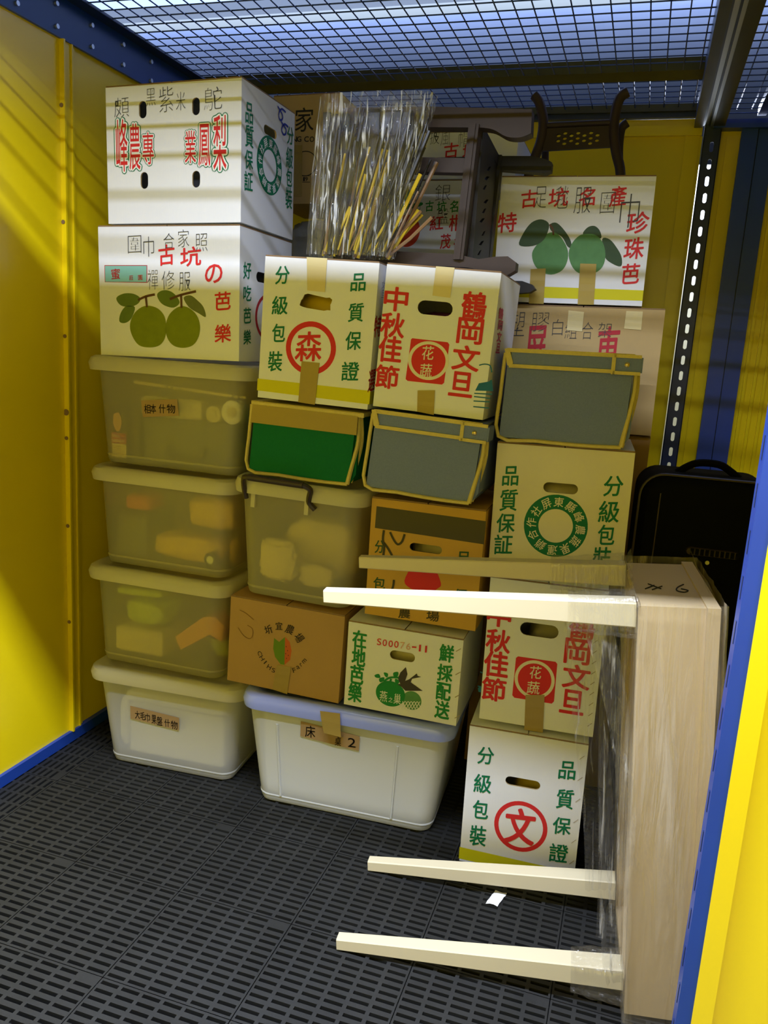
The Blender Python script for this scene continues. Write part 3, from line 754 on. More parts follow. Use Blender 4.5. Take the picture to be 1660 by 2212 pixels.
EPS = 0.00035
def carton(key, name, label, cat, Y, X, Z, w, h, yaw, roll, d, m='carton_white', seam='y', flap=True, rough=0.0):
    yw, rl = radians(yaw), radians(roll)
    rot = Matrix.Rotation(yw, 3, 'Z') @ Matrix.Rotation(rl, 3, 'Y')
    base = Vector((X, Y, Z)) + rot @ Vector((0, d / 2, 0))
    t = thing(name, label, cat, base, (0, rl, yw))
    pr = PRINT.get(key, {}); fr, ri = pr.get('front', []), pr.get('right', [])
    hb = h - (0.004 if flap else 0); mb = MB()
    putf = lambda u, v, l: (-w / 2 + u, -d / 2 - EPS * l, v)
    putr = lambda u, v, l: (w / 2 + EPS * l, -d / 2 + u, v)
    for face, items, put, ww in (('f', fr, putf, w), ('r', ri, putr, d)):
        holes = [stadium(i[1] / 1000, i[2] / 1000, i[3] / 1000, i[4] / 1000, i[5]) for i in items if i[0] == 'H']
        loops = [[(0, 0), (ww, 0), (ww, hb), (0, hb)]] + holes
        flat = [p for l in loops for p in l]
        tri = tessellate_polygon([[Vector((p[0], p[1], 0)) for p in l] for l in loops])
        mb.add([put(p[0], p[1], 0) for p in flat], tri, m)
        for hl in holes:
            n = len(hl)
            mb.add([put(p[0], p[1], 0) for p in hl] + [put(p[0], p[1], -14) for p in hl], [(k, (k + 1) % n, n + (k + 1) % n, n + k) for k in range(n)], 'kraft_light')
    x, y = w / 2, d / 2
    mb.add([(-x, -y, 0), (x, -y, 0), (x, y, 0), (-x, y, 0), (-x, -y, hb), (x, -y, hb), (x, y, hb), (-x, y, hb)],
           [(3, 2, 1, 0), (4, 5, 6, 7), (2, 3, 7, 6), (3, 0, 4, 7)], m)
    printed(mb, [i for i in fr if i[0] not in 'HX'], putf); printed(mb, [i for i in ri if i[0] not in 'HX'], putr)
    mb.keepwind = True
    mb.build('carton_body', t)
    if flap:
        for s in (-1, 1):
            f = MB()
            if seam == 'x': a = (-x + .001, x - .001, *sorted((s * .0015, s * (y - .0005))))
            else: a = (*sorted((s * .0015, s * (x - .0005))), -y + .001, y - .001)
            f.box(*a, hb + .0004, hb + .004, m); f.m = [f.mi(m) if i < 2 else f.mi('kraft_edge') for i in range(6)]
            f.build('top_flap', t)
    for it in fr:
        if it[0] == 'X':
            tp = MB(); pts = it[2]; nseg = 6
            a, b, c, e = pts; g = []
            for k in range(nseg + 1):
                q = k / nseg
                L = (a[0] + (e[0] - a[0]) * q, a[1] + (e[1] - a[1]) * q); Rg = (b[0] + (c[0] - b[0]) * q, b[1] + (c[1] - b[1]) * q)
                g.append((L, Rg))
            vs = []
            for k, (L, Rg) in enumerate(g):
                zz = 5 + (1 if k in (2, 4) else 0)
                vs += [putf(L[0] / 1000, min(L[1] / 1000, h), zz), putf(Rg[0] / 1000, min(Rg[1] / 1000, h), zz)]
            tp.add(vs, [(2 * k, 2 * k + 1, 2 * k + 3, 2 * k + 2) for k in range(nseg)], it[1])
            tp.add([putf(p[0] / 1000, min(p[1] / 1000, h), 1) for p in pts], [(0, 1, 2, 3)], it[1])
            tp.build('packing_tape', t)
    return t

load_glyphs()
# ================================================================== the setting
XL, XR, YF, YB, ZC = -1.69, 0.62, 1.0, 3.30, 2.262
def slab(name, parts, **k):
    mb = MB()
    for p in parts: mb.box(*p)
    return struct(mb.build(name, **k))

# floor: slotted rubber-plastic tiles (two slot directions) on a black base
fl = MB()
def slot_tile(x0, y0, nx, ny, px, py, lx, ly, skip=None):
    for i in range(nx):
        for j in range(ny):
            ax, ay = x0 + i * px, y0 + j * py
            o = [(ax, ay), (ax + px, ay), (ax + px, ay + py), (ax, ay + py)]
            if skip and (i, j) in skip:
                fl.add([(p[0], p[1], 0) for p in o], [(0, 1, 2, 3)], 'black_plastic'); continue
            mx, my = (px - lx) / 2, (py - ly) / 2
            q = [(ax + mx, ay + my), (ax + px - mx, ay + my), (ax + px - mx, ay + py - my), (ax + mx, ay + py - my)]
            fl.add([(p[0], p[1], 0) for p in o + q] + [(p[0], p[1], -.030) for p in q],
                   [(k, (k + 1) % 4, 4 + (k + 1) % 4, 4 + k) for k in range(4)] + [(4 + k, 4 + (k + 1) % 4, 8 + (k + 1) % 4, 8 + k) for k in range(4)], 'black_plastic')
TX = [-1.5585 + .305 * k for k in range(8)]
TY = [0.963 + .3 * k for k in range(6)]
for ix, tx in enumerate(TX[:7]):
    for iy, ty in enumerate(TY):
        slot_tile(tx + .001, ty + .0008, 6, 14, .0505, .0213, .0415, .0092, {(5, 13)} if (ix + iy) % 2 else None)
for iy, ty in enumerate(TY):
    slot_tile(-1.5585 - .1285, ty + .0008, 6, 6, .0213, .0497, .0092, .041, {(5, 0)} if iy % 2 else None)
fl.box(XL - .02, XR + .02, YF - .1, 2.80, -.05, -.0302, 'black_base')
fl.box(XL - .02, XR + .02, 2.765, YB + .02, -.05, 0, 'black_plastic')
fl.keepwind = True
struct(fl.build('floor'))
slab('floor_corridor', [(-3.2, 3.2, -1.5, YF - .1, -.03, -.004, 'corridor_floor')])

# left wall: two panels with a folded seam between them, yellow paint
lw = MB()
lw.box(XL - .04, XL, YF, 2.085, .03, 2.262, 'yellow_paint')
lw.box(XL - .04, XL - .006, 2.085, YB, .03, 2.262, 'yellow_paint')
lw.box(XL - .006, XL + .016, 2.085, 2.092, .035, 2.155, 'yellow_paint')
lw.box(XL - .006, XL + .004, 2.092, 2.128, .035, 2.155, 'yellow_paint')
lw.box(XL - .006, XL + .009, 2.128, 2.134, .035, 2.155, 'yellow_paint')
lw.box(XL - .006, XL + .001, 2.134, 2.150, .035, 2.155, 'yellow_paint')
for z in (.42, .74, 1.02, 1.10, 1.33, 1.66, 1.98):
    lw.tube([(XL + .006, 2.0846, z), (XL + .006, 2.0826, z)], .006 if z != 1.10 else .010, 'kraft_edge', 10)
struct(lw.build('wall_left'))
# blue head beam along the left wall with bolts, its flange and the blue foot rail
tb = MB()
tb.box(XL, XL + .010, YF, YB, 2.155, 2.268, 'blue_paint')
tb.box(XL, XL + .055, YF, YB, 2.262, 2.270, 'navy_paint')
for k in range(9):
    yy = 1.30 + .1525 * k
    for z in (2.178, 2.236): tb.tube([(XL + .0095, yy, z), (XL + .016, yy, z)], .0065, 'zinc', 10)
struct(tb.build('trim_1'))
slab('baseboard_left', [(XL - .005, XL + .012, YF, YB, 0, .036, 'blue_paint')])

# back wall: yellow panel left of the slotted post, yellow and blue strips right of it
bw = MB()
bw.box(XL, .0975, YB, YB + .02, 0, 2.175, 'yellow_paint')
bw.box(XL, .094, YB - .018, YB, 2.175, 2.21, 'yellow_paint'); bw.box(XL, .094, YB - .008, YB + .02, 2.21, 2.232, 'yellow_paint')
bw.box(.040, .088, YB - .010, YB, 0, 2.175, 'yellow_paint')
bw.box(.158, .228, YB, YB + .02, 0, 2.19, 'yellow_paint')
bw.box(.180, .186, YB - .006, YB, 0, 2.17, 'yellow_paint')
bw.box(.334, XR, YB, YB + .02, 0, 2.19, 'yellow_paint')
for x in (.352, .385, .42, .46, .50): bw.box(x, x + .010, YB - .012, YB, 0, 2.19, 'yellow_paint')
struct(bw.build('wall_back'))
slab('trim_2', [(XL, .098, YB - .045, YB + .01, 2.250, 2.274, 'dark_steel'), (XL, .098, YB - .03, YB, 2.233, 2.250, 'navy_paint')])
slab('trim_3', [(.225, .278, YB - .030, YB, 0, 2.19, 'blue_paint'), (.276, .284, YB - .012, YB, 0, 2.19, 'navy_paint'), (.282, .336, YB - .022, YB, 0, 2.19, 'blue_paint')])
slab('trim_4', [(.128, XR, YB - .05, YB + .01, 2.190, 2.205, 'blue_paint'), (.128, XR, YB - .02, YB + .01, 2.205, 2.226, 'blue_paint')])
# slotted upright: front plate punched with long holes, two folded sides
sp = MB()
loops = [[(.101, 0), (.157, 0), (.157, 2.24), (.101, 2.24)]]
for k in range(37):
    z = .04 + .0575 * k; loops.append(stadium(.131, z + .02, .013, .034, 0, 5))
flat = [p for l in loops for p in l]
tri = tessellate_polygon([[Vector((p[0], p[1], 0)) for p in l] for l in loops])
sp.add([(p[0], YB - .035, p[1]) for p in flat], tri, 'navy_paint')
sp.add([(p[0], YB - .033, p[1]) for p in flat], tri, 'navy_paint')
for hl in loops[1:]:
    n = len(hl); sp.add([(p[0], YB - .035, p[1]) for p in hl] + [(p[0], YB - .033, p[1]) for p in hl], [(k, (k + 1) % n, n + (k + 1) % n, n + k) for k in range(n)], 'navy_paint')
sp.box(.155, .158, YB - .035, YB + .01, 0, 2.24, 'navy_paint'); sp.box(.100, .103, YB - .035, YB - .006, 0, 2.24, 'navy_paint')
struct(sp.build('trim_5'))
# white panel added behind the back wall, lit so the slots show bright
slab('slot_reflector', [(-.6, .9, 3.85, 3.88, 0, 2.2, 'white_paint')])
slab('wall_right', [(XR, XR + .03, YF, YB, 0, 2.26, 'yellow_paint')])

# ceiling frame: beam along the right, cross beam, rear strip
rb = MB()
rb.box(.064, .070, YF, YB - .03, 2.20, 2.30, 'navy_paint'); rb.box(.064, .092, YF, YB - .03, 2.196, 2.202, 'dark_steel')
rb.box(.092, .098, YF, YB - .03, 2.202, 2.212, 'navy_paint'); rb.box(.098, .112, YF, YB - .03, 2.206, 2.212, 'zinc'); rb.box(.112, .118, YF, YB - .03, 2.202, 2.212, 'navy_paint')
rb.box(.118, .128, YF, YB - .03, 2.199, 2.205, 'zinc'); rb.box(.128, .166, YF, YB - .03, 2.196, 2.202, 'dark_steel'); rb.box(.160, .166, YF, YB - .03, 2.20, 2.30, 'navy_paint')
rb.box(.268, .296, YF, YB - .03, 2.232, 2.262, 'navy_paint')
struct(rb.build('trim_6'))
slab('trim_7', [(XL, .064, 2.872, 2.966, 2.262, 2.300, 'dark_steel')])
# wire mesh roof of the unit
wm = MB()
def wire(a, b): wm.tube([a, b], .0021, 'wire_blue', 5)
x = -.3455 - .04965 * 27
while x < .62:
    if not .06 < x < .17: wire((x, YF, ZC + .002), (x, YB, ZC + .002))
    x += .04965
y = 1.0
y = 2.3154 - .0561 * 23
while y < YB:
    wire((XL, y, ZC + .006), (.064, y, ZC + .006)); wire((.166, y, ZC - .02), (XR, y, ZC - .02)); y += .0561
struct(wm.build('ceiling'))
# hall roof above
rf = MB(); N = 40
rf.box(-5, 5, -3, 8, 3.05, 3.08, 'roof_foil')
struct(rf.build('roof'))
slab('trim_8', [(-5, 5, 4.08, 4.22, 2.98, 3.05, 'roof_beam')])
cd = MB(); cd.tube([(-1.1, 3.75, 3.03), (.25, 2.55, 3.03)], .008, 'white_paint', 8); cd.tube([(-2.6, 3.2, 3.035), (-1.1, 2.5, 3.035)], .005, 'white_paint', 8)
struct(cd.build('trim_9'))

# front of the unit: head panel over the opening and the door panel on the right
fp = MB()
fp.box(XL - .04, XR, YF - .03, YF, 2.03, 2.268, 'yellow_paint')
struct(fp.build('wall_front'))
dp = MB()
dp.box(.156, 1.15, YF - .012, YF + .012, .005, 2.03, 'yellow_paint')
dp.box(.156, .180, YF - .020, YF - .012, .005, 2.03, 'yellow_paint')
bl = MB(); bl.box(.138, .156, YF - .018, YF + .016, .0, 2.03, 'blue_paint')
for k in range(34): bl.box(.1372, .138, YF - .006, YF - .002, .10 + .055 * k, .128 + .055 * k, 'navy_paint')
struct(dp.build('door_1')); struct(bl.build('trim_10'))
# facing doors across the corridor
cw = MB(); cw.box(-3.2, 3.2, -1.01, -.95, 0, 2.5, 'yellow_door')
for k in range(6): cw.box(-3.0 + 1.15 * k, -2.92 + 1.15 * k, -.95, -.93, 0, 2.5, 'blue_paint')
struct(cw.build('wall_corridor'))

# ================================================================== cartons
carton('c2', 'carton', 'big white pineapple carton with red fancy lettering on top of the left stack', 'carton', 2.04, -1.287, 1.656, .421, .361, -1.0, -1.3, .325)
carton('c1', 'carton', 'white carton printed with two olive green guavas, second from top of left stack', 'carton', 2.04, -1.298, 1.289, .453, .362, -.6, -1.2, .33)
carton('chi', 'carton', 'brown farm carton with a half melon logo, standing on the white bin', 'carton', 2.01, -.891, .363, .350, .263, 1.0, 1.2, .30, 'kraft')
carton('sen', 'carton', 'white carton with one red ring round three trees sign, on the green fabric box', 'carton', 2.0, -.834, 1.199, .315, .372, .6, 1.5, .31, seam='x')
carton('yan', 'carton', 'small white carton with swallow picture and a red number on the white bin lid', 'carton', 2.0, -.533, .368, .322, .248, .8, .2, .32)
carton('brown', 'carton', 'mustard brown carton with a black band and marker scrawl behind the table legs', 'carton', 2.03, -.503, .632, .310, .330, 1.0, 0.2, .32, 'kraft_yellow')
carton('tsuru', 'carton', 'white pomelo carton with heavy red letters standing on the grey fabric box', 'carton', 2.0, -.516, 1.2, .29, .359, .5, 2.4, .33, seam='x')
carton('tsuru2', 'carton', 'cream pomelo carton with red letters, low in the right stack behind the legs', 'carton', 1.99, -.162, .413, .293, .391, 2.4, -.6, .33, 'carton_white')
carton('wen', 'carton', 'white carton with a single red ringed letter and yellow base stripe, on the floor', 'carton', 1.97, -.171, .001, .305, .400, 2.6, -.6, .33)
carton('logo', 'carton', 'cream carton with a round green ring emblem under the raised grey fabric box', 'carton', 2.08, -.164, .807, .342, .333, 3.0, -.9, .34, 'carton_cream')
carton('bb', 'carton', 'plain brown carton with red letters and two pale tapes behind the grey fabric box', 'carton', 2.5, -.19, 1.149, .458, .364, -.4, -.6, .36, 'kraft_light')
carton('', 'carton', 'dark brown carton at the back, only its upper right corner showing', 'carton', 2.52, -.195, 0.0, .47, 1.146, 0, 0, .36, 'kraft')
carton('guava', 'carton', 'white carton with two bright green guavas at upper right under the chair back', 'carton', 2.5, -.248, 1.518, .435, .357, 1.0, -.5, .40)
carton('mov', 'carton', 'brown movers carton with a big black letter, behind the wrapped sticks', 'carton', 2.7, -1.185, 1.826, .242, .351, 1.0, -1.3, .30, 'kraft_light')
carton('whb', 'carton', 'white tangerine carton with an orange disc seen through the wooden frame', 'carton', 2.55, -.699, 1.452, .235, .422, 1.0, -.6, .33)
carton('wha', 'carton', 'white carton with penned letters behind the top rail of the wooden frame', 'carton', 2.58, -.627, 1.882, .366, .138, .4, -.3, .34)
carton('', 'carton', 'plain brown carton hidden at the back beneath the wrapped bundle', 'carton', 2.60, -.98, 0, .74, 1.445, 0, 0, .40, 'kraft')
bind = None

# what shows through the hand holes
def lump(name, label, cat, loc, sx, sy, sz, m, amp=.12, seed=0, freq=2.2, group=None, flat=True, parent=None):
    bm = bmesh.new(); bmesh.ops.create_icosphere(bm, subdivisions=4, radius=1)
    for v in bm.verts:
        p = v.co.copy(); k = 1 + amp * noise.noise(p * freq + Vector((seed, seed * 2.3, 0))) + amp * .4 * noise.noise(p * freq * 3.1 + Vector((seed, 0, 5)))
        q = Vector([math.copysign(abs(c) ** .55, c) for c in p]) * k
        v.co = Vector((q.x * sx, q.y * sy, q.z * sz))
    zmin = min(v.co.z for v in bm.verts)
    for v in bm.verts: v.co.z -= zmin
    for f in bm.faces: f.smooth = True
    me = bpy.data.meshes.new(name); bm.to_mesh(me); bm.free(); me.materials.append(MATS[m])
    o = bpy.data.objects.new(name, me); COL.objects.link(o); o.location = loc
    if parent: o.parent = parent
    else: tag(o, label, cat, group)
    return o
lump('plastic_bag', 'yellow bag filling the hand hole of the three trees carton', 'bag', (-.84, 2.14, 1.215), .10, .10, .145, 'bag_yellow', .06, 1)
lump('plastic_bag', 'purple bag seen in the hand hole of the upper pomelo carton', 'bag', (-.51, 2.16, 1.225), .09, .10, .115, 'bag_purple', .06, 2)
lump('plastic_bag', 'yellow bag seen in the hand hole of the carton on the floor', 'bag', (-.13, 2.12, .02), .08, .10, .125, 'bag_yellow', .08, 3)
lump('plastic_bag', 'beige clear bag in the hand hole above the round green emblem', 'bag', (-.16, 2.23, .83), .11, .12, .115, 'bag_clear_beige', .06, 4)
lump('plastic_bag', 'shiny clear bag in the hand hole of the mustard brown carton', 'bag', (-.47, 2.18, .655), .09, .11, .12, 'bag_clear_beige', .08, 5)
lump('plastic_bag', 'pale bag in the hand hole above the swallow picture', 'bag', (-.53, 2.14, .40), .10, .11, .082, 'bag_clear_beige', .06, 6)
lump('plastic_bag', 'cream bag in the hand hole of the lower pomelo carton', 'bag', (-.13, 2.16, .43), .09, .11, .125, 'beige_box', .06, 7)

# ================================================================== plastic bins
def bin_tub(w0, w1, d0, d1, h, m, name='tub', parent=None, r=.045):
    mb = MB(); R_ = [rrect(w0 - .035, d0 - .035, r * .6, 0.0), rrect(w0 - .012, d0 - .012, r * .8, .004), rrect(w0, d0, r, .016)]
    for k in range(1, 7):
        q = k / 6; R_.append(rrect(w0 + (w1 - w0) * q, d0 + (d1 - d0) * q, r, .016 + (h - .016) * q))
    mb.loft(R_, m, True, False)
    # moulded foot ring and side ribs
    mb.loft([rrect(w0 + .001, d0 + .001, r, .022), rrect(w0 + .004, d0 + .004, r, .024), rrect(w0 + .004, d0 + .004, r, .028), rrect(w0 + .002, d0 + .002, r, .030)], m)
    return mb.build(name, parent, True)
def bin_lid(w, d, z, m, name='lid', parent=None, r=.055, th=.040, dip=.010):
    mb = MB()
    mb.loft([rrect(w - .03, d - .03, r, z + .004), rrect(w, d, r, z - .002), rrect(w + .006, d + .006, r, z + th * .45), rrect(w - .004, d - .004, r, z + th * .85), rrect(w - .022, d - .022, r, z + th),
             rrect(w - .07, d - .07, r * .8, z + th - .001), rrect(w - .09, d - .09, r * .7, z + th - dip)], m, False, True)
    return mb.build(name, parent, True)
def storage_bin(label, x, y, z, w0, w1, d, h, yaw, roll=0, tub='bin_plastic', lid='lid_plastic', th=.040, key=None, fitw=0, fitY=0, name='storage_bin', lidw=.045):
    """x, y: middle of the front face at half height"""
    yw, rl = radians(yaw), radians(roll); rot = Matrix.Rotation(yw, 3, 'Z') @ Matrix.Rotation(rl, 3, 'Y')
    t = thing(name, label, 'storage bin', Vector((x, y, z)) + rot @ Vector((0, d / 2, 0)), (0, rl, yw))
    dw = w1 - w0
    bin_tub(w0, w1, d - dw / 2, d + dw / 2, h, tub, 'tub', t)
    bin_lid(w1 + lidw, d + dw / 2 + lidw, h - .008, lid, 'lid', t, th=th)
    if key:
        for it in PRINT[key]['front']:
            if it[0] != 'X': continue
            g = MB()
            def put(u, v, l):
                zz = v - (0)
                yy = -(d - dw / 2) / 2 - (dw / 2) * max(0, min(1, zz / h)) - .0032 - .0004 * l - (.021 if it[1] == 'tape' and zz > h - .045 else 0)
                return (u - fitw / 2, yy, zz)
            tri = [(0, 1, 2, 3)]
            if it[1] == 'tag': g.add([put(p[0] / 1000, p[1] / 1000, 0) for p in it[2]], tri, it[1])
            else:
                a_, b_, c_, d_ = it[2]; n_ = 10
                g.add([put((L[0] + (M_[0] - L[0]) * k / n_) / 1000, (L[1] + (M_[1] - L[1]) * k / n_) / 1000, 3) for k in range(n_ + 1) for L, M_ in ((a_, d_), (b_, c_))], [(2 * k, 2 * k + 1, 2 * k + 3, 2 * k + 2) for k in range(n_)], it[1])
            if it[1] == 'tag': printed(g, [i for i in PRINT[key]['front'] if i[0] == 'T'], lambda u, v, l: put(u, v, 2))
            g.keepwind = True
            o = g.build('name_tag' if it[1] == 'tag' else 'packing_tape', t)
            if it[1] == 'tag': o['label'] = 'brown paper tag with handwriting'
    return t
L4 = 'clear bin with a paper tag holding a dark case, topmost of the left bins'
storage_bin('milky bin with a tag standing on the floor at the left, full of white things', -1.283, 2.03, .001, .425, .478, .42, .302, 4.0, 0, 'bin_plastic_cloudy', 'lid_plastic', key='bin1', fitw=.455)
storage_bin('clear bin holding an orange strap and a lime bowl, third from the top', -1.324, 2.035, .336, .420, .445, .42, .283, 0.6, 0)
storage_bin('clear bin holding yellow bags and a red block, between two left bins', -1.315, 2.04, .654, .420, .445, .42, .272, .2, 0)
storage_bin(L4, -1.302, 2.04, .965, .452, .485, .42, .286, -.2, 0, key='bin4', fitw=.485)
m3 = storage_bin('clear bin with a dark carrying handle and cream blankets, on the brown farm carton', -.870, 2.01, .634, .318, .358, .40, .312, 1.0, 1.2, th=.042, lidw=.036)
hd = MB()
hp = [(-.148, -.222, .287), (-.150, -.232, .315), (-.146, -.246, .345), (-.130, -.252, .352), (-.070, -.254, .352), (.010, -.254, .350), (.036, -.252, .348), (.050, -.246, .338), (.044, -.236, .318), (.042, -.228, .300), (.058, -.222, .282)]
hd.tube(smooth_path([(p[0] + .0, p[1] + .002, p[2]) for p in hp], 3), .0078, 'handle_plastic', 8)
hd.tube([(-.128, -.2525, .352), (.032, -.2525, .350)], .0095, 'handle_plastic', 10)
hd.build('carrying_handle', m3, True)
for xx in (-.130, .030):
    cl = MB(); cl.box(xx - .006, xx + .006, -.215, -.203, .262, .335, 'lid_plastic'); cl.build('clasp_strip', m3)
wb = storage_bin('large white bin with a lavender lid on the floor, widest of the bins', -.692, 2.01, .001, .535, .600, .46, .322, 3.0, 0, 'bin_plastic_milky', 'lavender_plastic', th=.042, key='white', fitw=.565, lidw=.03)
for xx in (-.19, .15):
    rs = MB(); rs.tube([(xx, -.2205 + .004, .03), (xx + (-.01 if xx < 0 else .01), -.2455 + .004, .27)], .004, 'bin_plastic_milky', 6); rs.build('side_rib', wb)

def block(name, label, cat, loc, yaw, w, d, h, m, r=.01, taper=1.0, parts=(), tilt=0.0):
    mb = MB(); b = min(.008, h / 4)
    mb.loft([rrect(w * taper - 2 * b, d * taper - 2 * b, r, 0), rrect(w * taper, d * taper, r, b), rrect(w, d, r, h - b), rrect(w - 2 * b, d - 2 * b, r, h)], m, True, True)
    o = mb.build(name, None, True); o.location = loc; o.rotation_euler = (0, tilt, radians(yaw)); tag(o, label, cat)
    return o
# bin 1 (floor): white foam box, towel, folded sheets
block('foam_box', 'white box filling the front of the milky floor bin', 'box', (-1.275, 2.160, .035), 4, .325, .20, .168, 'paper_white', .008)
block('folded_sheet', 'folded white sheet lying on top of the white box in the floor bin', 'linen', (-1.285, 2.165, .2065), 4, .345, .21, .034, 'cloth_white', .02)
lump('rolled_towel', 'rolled white towel standing at the left end of the milky floor bin', 'towel', (-1.466, 2.135, .03), .018, .07, .09, 'cloth_white', .10, 3, 3)
# bin 2: white box, green bag, orange strap, lime bowl
block('cardboard_box', 'beige box low at the left in the orange strap bin', 'box', (-1.42, 2.165, .358), 1, .17, .17, .082, 'beige_box', .005)
lump('plastic_bag', 'lime green bag on the beige box in the orange strap bin', 'bag', (-1.42, 2.17, .445), .072, .07, .040, 'bag_green', .12, 8)
block('notebook', 'pale green flat pack at the upper left in the orange strap bin', 'notebook', (-1.425, 2.15, .545), 0, .16, .12, .022, 'bag_green', .003, 1, (), radians(-3))
st = MB(); sw = [(-1.262, .425), (-1.245, .400), (-1.13, .470), (-1.09, .520), (-1.12, .535), (-1.16, .527)]
st.prism([(-1.285, .440), (-1.265, .402), (-1.165, .468), (-1.125, .452), (-1.115, .50), (-1.15, .528), (-1.19, .520)], 2.075, 2.135, 'strap_orange')
tag(st.build('strap'), 'orange punched strap bent over inside a clear bin', 'strap')
bo = MB(); bo.loft([rrect(.05, .05, .02, 0), rrect(.075, .075, .03, .02), rrect(.115, .10, .045, .062), rrect(.121, .106, .047, .064), rrect(.109, .094, .042, .060), rrect(.068, .068, .03, .020), rrect(.03, .03, .014, .010)], 'lime_plastic', True, True)
o = bo.build('bowl', None, True); o.location = (-1.180, 2.200, .362); tag(o, 'lime green bowl inside the bin with the orange strap', 'bowl')
# bin 3: red block, yellow bags, dark round lid
lump('cloth_bundle', 'orange red cloth block at upper left in the second clear bin', 'cloth', (-1.445, 2.155, .812), .048, .055, .026, 'orange_cloth', .06, 2)
block('cardboard_box', 'beige box under the red cloth in the second clear bin', 'box', (-1.450, 2.165, .675), 0, .11, .16, .132, 'grey_case', .01)
lump('plastic_bag', 'bright yellow printed bag lying high in the second clear bin', 'bag', (-1.185, 2.155, .788), .082, .065, .048, 'bag_yellow', .10, 4)
lump('plastic_bag', 'long yellow bag lying low in the second clear bin', 'bag', (-1.275, 2.155, .675), .115, .062, .042, 'bag_yellow', .10, 9)
lump('plastic_bag', 'short yellow bag tucked in the right end of the second clear bin', 'bag', (-1.132, 2.20, .675), .016, .06, .04, 'bag_yellow', .08, 5)
dk = MB(); dk.tube([(-1.165, 2.070, .705), (-1.165, 2.080, .705)], .022, 'handle_plastic', 20); dk.tube([(-1.165, 2.066, .705), (-1.165, 2.072, .705)], .012, 'zinc', 16)
tag(dk.build('jar_lid'), 'dark round lid low at right in the second clear bin', 'lid')
# bin 4: suitcase, box, bottle, rolls, rod
cs = thing('carrying_case', 'dark case with a curved handle in the top clear bin', 'case', (-1.255, 2.17, .978))
c_ = MB(); c_.loft([rrect(.31, .17, .03, 0), rrect(.32, .18, .03, .01), rrect(.32, .18, .03, .125), rrect(.31, .17, .03, .135)], 'grey_case', True, True); c_.build('case_body', cs, True)
c_ = MB(); c_.tube(smooth_path([(-.055, -.094, .062), (-.052, -.104, .04), (-.03, -.106, .022), (.03, -.106, .020), (.055, -.104, .036), (.06, -.094, .060)], 4), .008, 'handle_plastic', 8); c_.build('case_handle', cs, True)
block('cardboard_box', 'pale cardboard box lying on the dark case in the top clear bin', 'box', (-1.31, 2.13, 1.114), 1, .20, .11, .058, 'beige_box', .004)
bt = thing('shampoo_bottle', 'flat bottle printed with a woman face at the left end of the top clear bin', 'bottle', (-1.482, 2.083, .974))
b_ = MB(); b_.loft([rrect(.046, .026, .01, 0), rrect(.052, .028, .012, .03), rrect(.054, .03, .012, .11), rrect(.044, .026, .012, .15), rrect(.030, .02, .009, .155)], 'dark_print', True, True)
yb = -.0168
b_.box(-.0262, .0262, yb + .0012, yb + .003, .05, .082, 'dark_red'); b_.box(-.024, .0255, yb + .0016, yb + .0034, .008, .049, 'pale_tape')
for z in (.040, .034, .028, .021, .015): b_.box(-.020, (.004 if z > .024 else .012), yb + .0010, yb + .0016, z, z + .0018, 'tag')
b_.prism(smooth_loop([(-.016, .135), (-.004, .143), (.008, .132), (.011, .112), (.004, .092), (-.006, .086), (-.016, .102), (-.019, .120)]), yb - .0006, yb + .002, 'skin_print')
for ex in (-.009, .003): b_.box(ex - .003, ex + .003, yb - .0010, yb, .1165, .1185, 'dark_print')
b_.box(-.007, .001, yb - .0010, yb, .0975, .0995, 'dark_red')
for wd, zz in (('mea', .068), ('natura', .054)):
    cv = bpy.data.curves.new('word', 'FONT'); cv.body = wd; cv.size = .0165; cv.resolution_u = 2
    to = bpy.data.objects.new('word', cv); COL.objects.link(to); me = bpy.data.meshes.new_from_object(to.evaluated_get(bpy.context.evaluated_depsgraph_get()))
    b_.add([(v.co.x - .0245, yb + .0006, v.co.y + zz) for v in me.vertices], [tuple(p.vertices) for p in me.polygons], 'white_ink')
    bpy.data.objects.remove(to); bpy.data.meshes.remove(me)
b_.keepwind = True
b_.build('bottle_body', bt)
bx2 = block('tin_box', 'narrow dark box beside the printed bottle in the top clear bin', 'box', (-1.437, 2.11, .976), 0, .026, .05, .135, 'dark_print', .003)
for nm, lb, x_, r_, m_ in (('tape_roll', 'smaller pale roll on the dark case in the top clear bin', -1.165, .024, 'beige_box'), ('paper_roll', 'bigger crumpled pale roll at right in the top clear bin', -1.105, .034, 'paper_white')):
    ro = MB(); ro.tube([(x_, 2.068, 1.114 + r_), (x_, 2.115, 1.114 + r_)], r_, m_, 24); ro.tube([(x_, 2.064, 1.114 + r_), (x_, 2.07, 1.114 + r_)], r_ * .45, 'beige_box', 16)
    tag(ro.build(nm), lb, 'roll')
rd = MB(); rd.tube([(-1.485, 2.15, 1.206), (-1.085, 2.12, 1.188)], .0055, 'pale_wood', 10)
for t_ in (.30, .35, .42, .88, .93): rd.tube([(-1.485 + .40 * t_, 2.15 - .03 * t_, 1.206 - .018 * t_), (-1.485 + .40 * (t_ + .016), 2.15 - .03 * (t_ + .016), 1.206 - .018 * (t_ + .016))], .0064, 'grey_case', 10)
tag(rd.build('curtain_rod'), 'thin pale rod with dark bands lying across the top clear bin', 'rod')
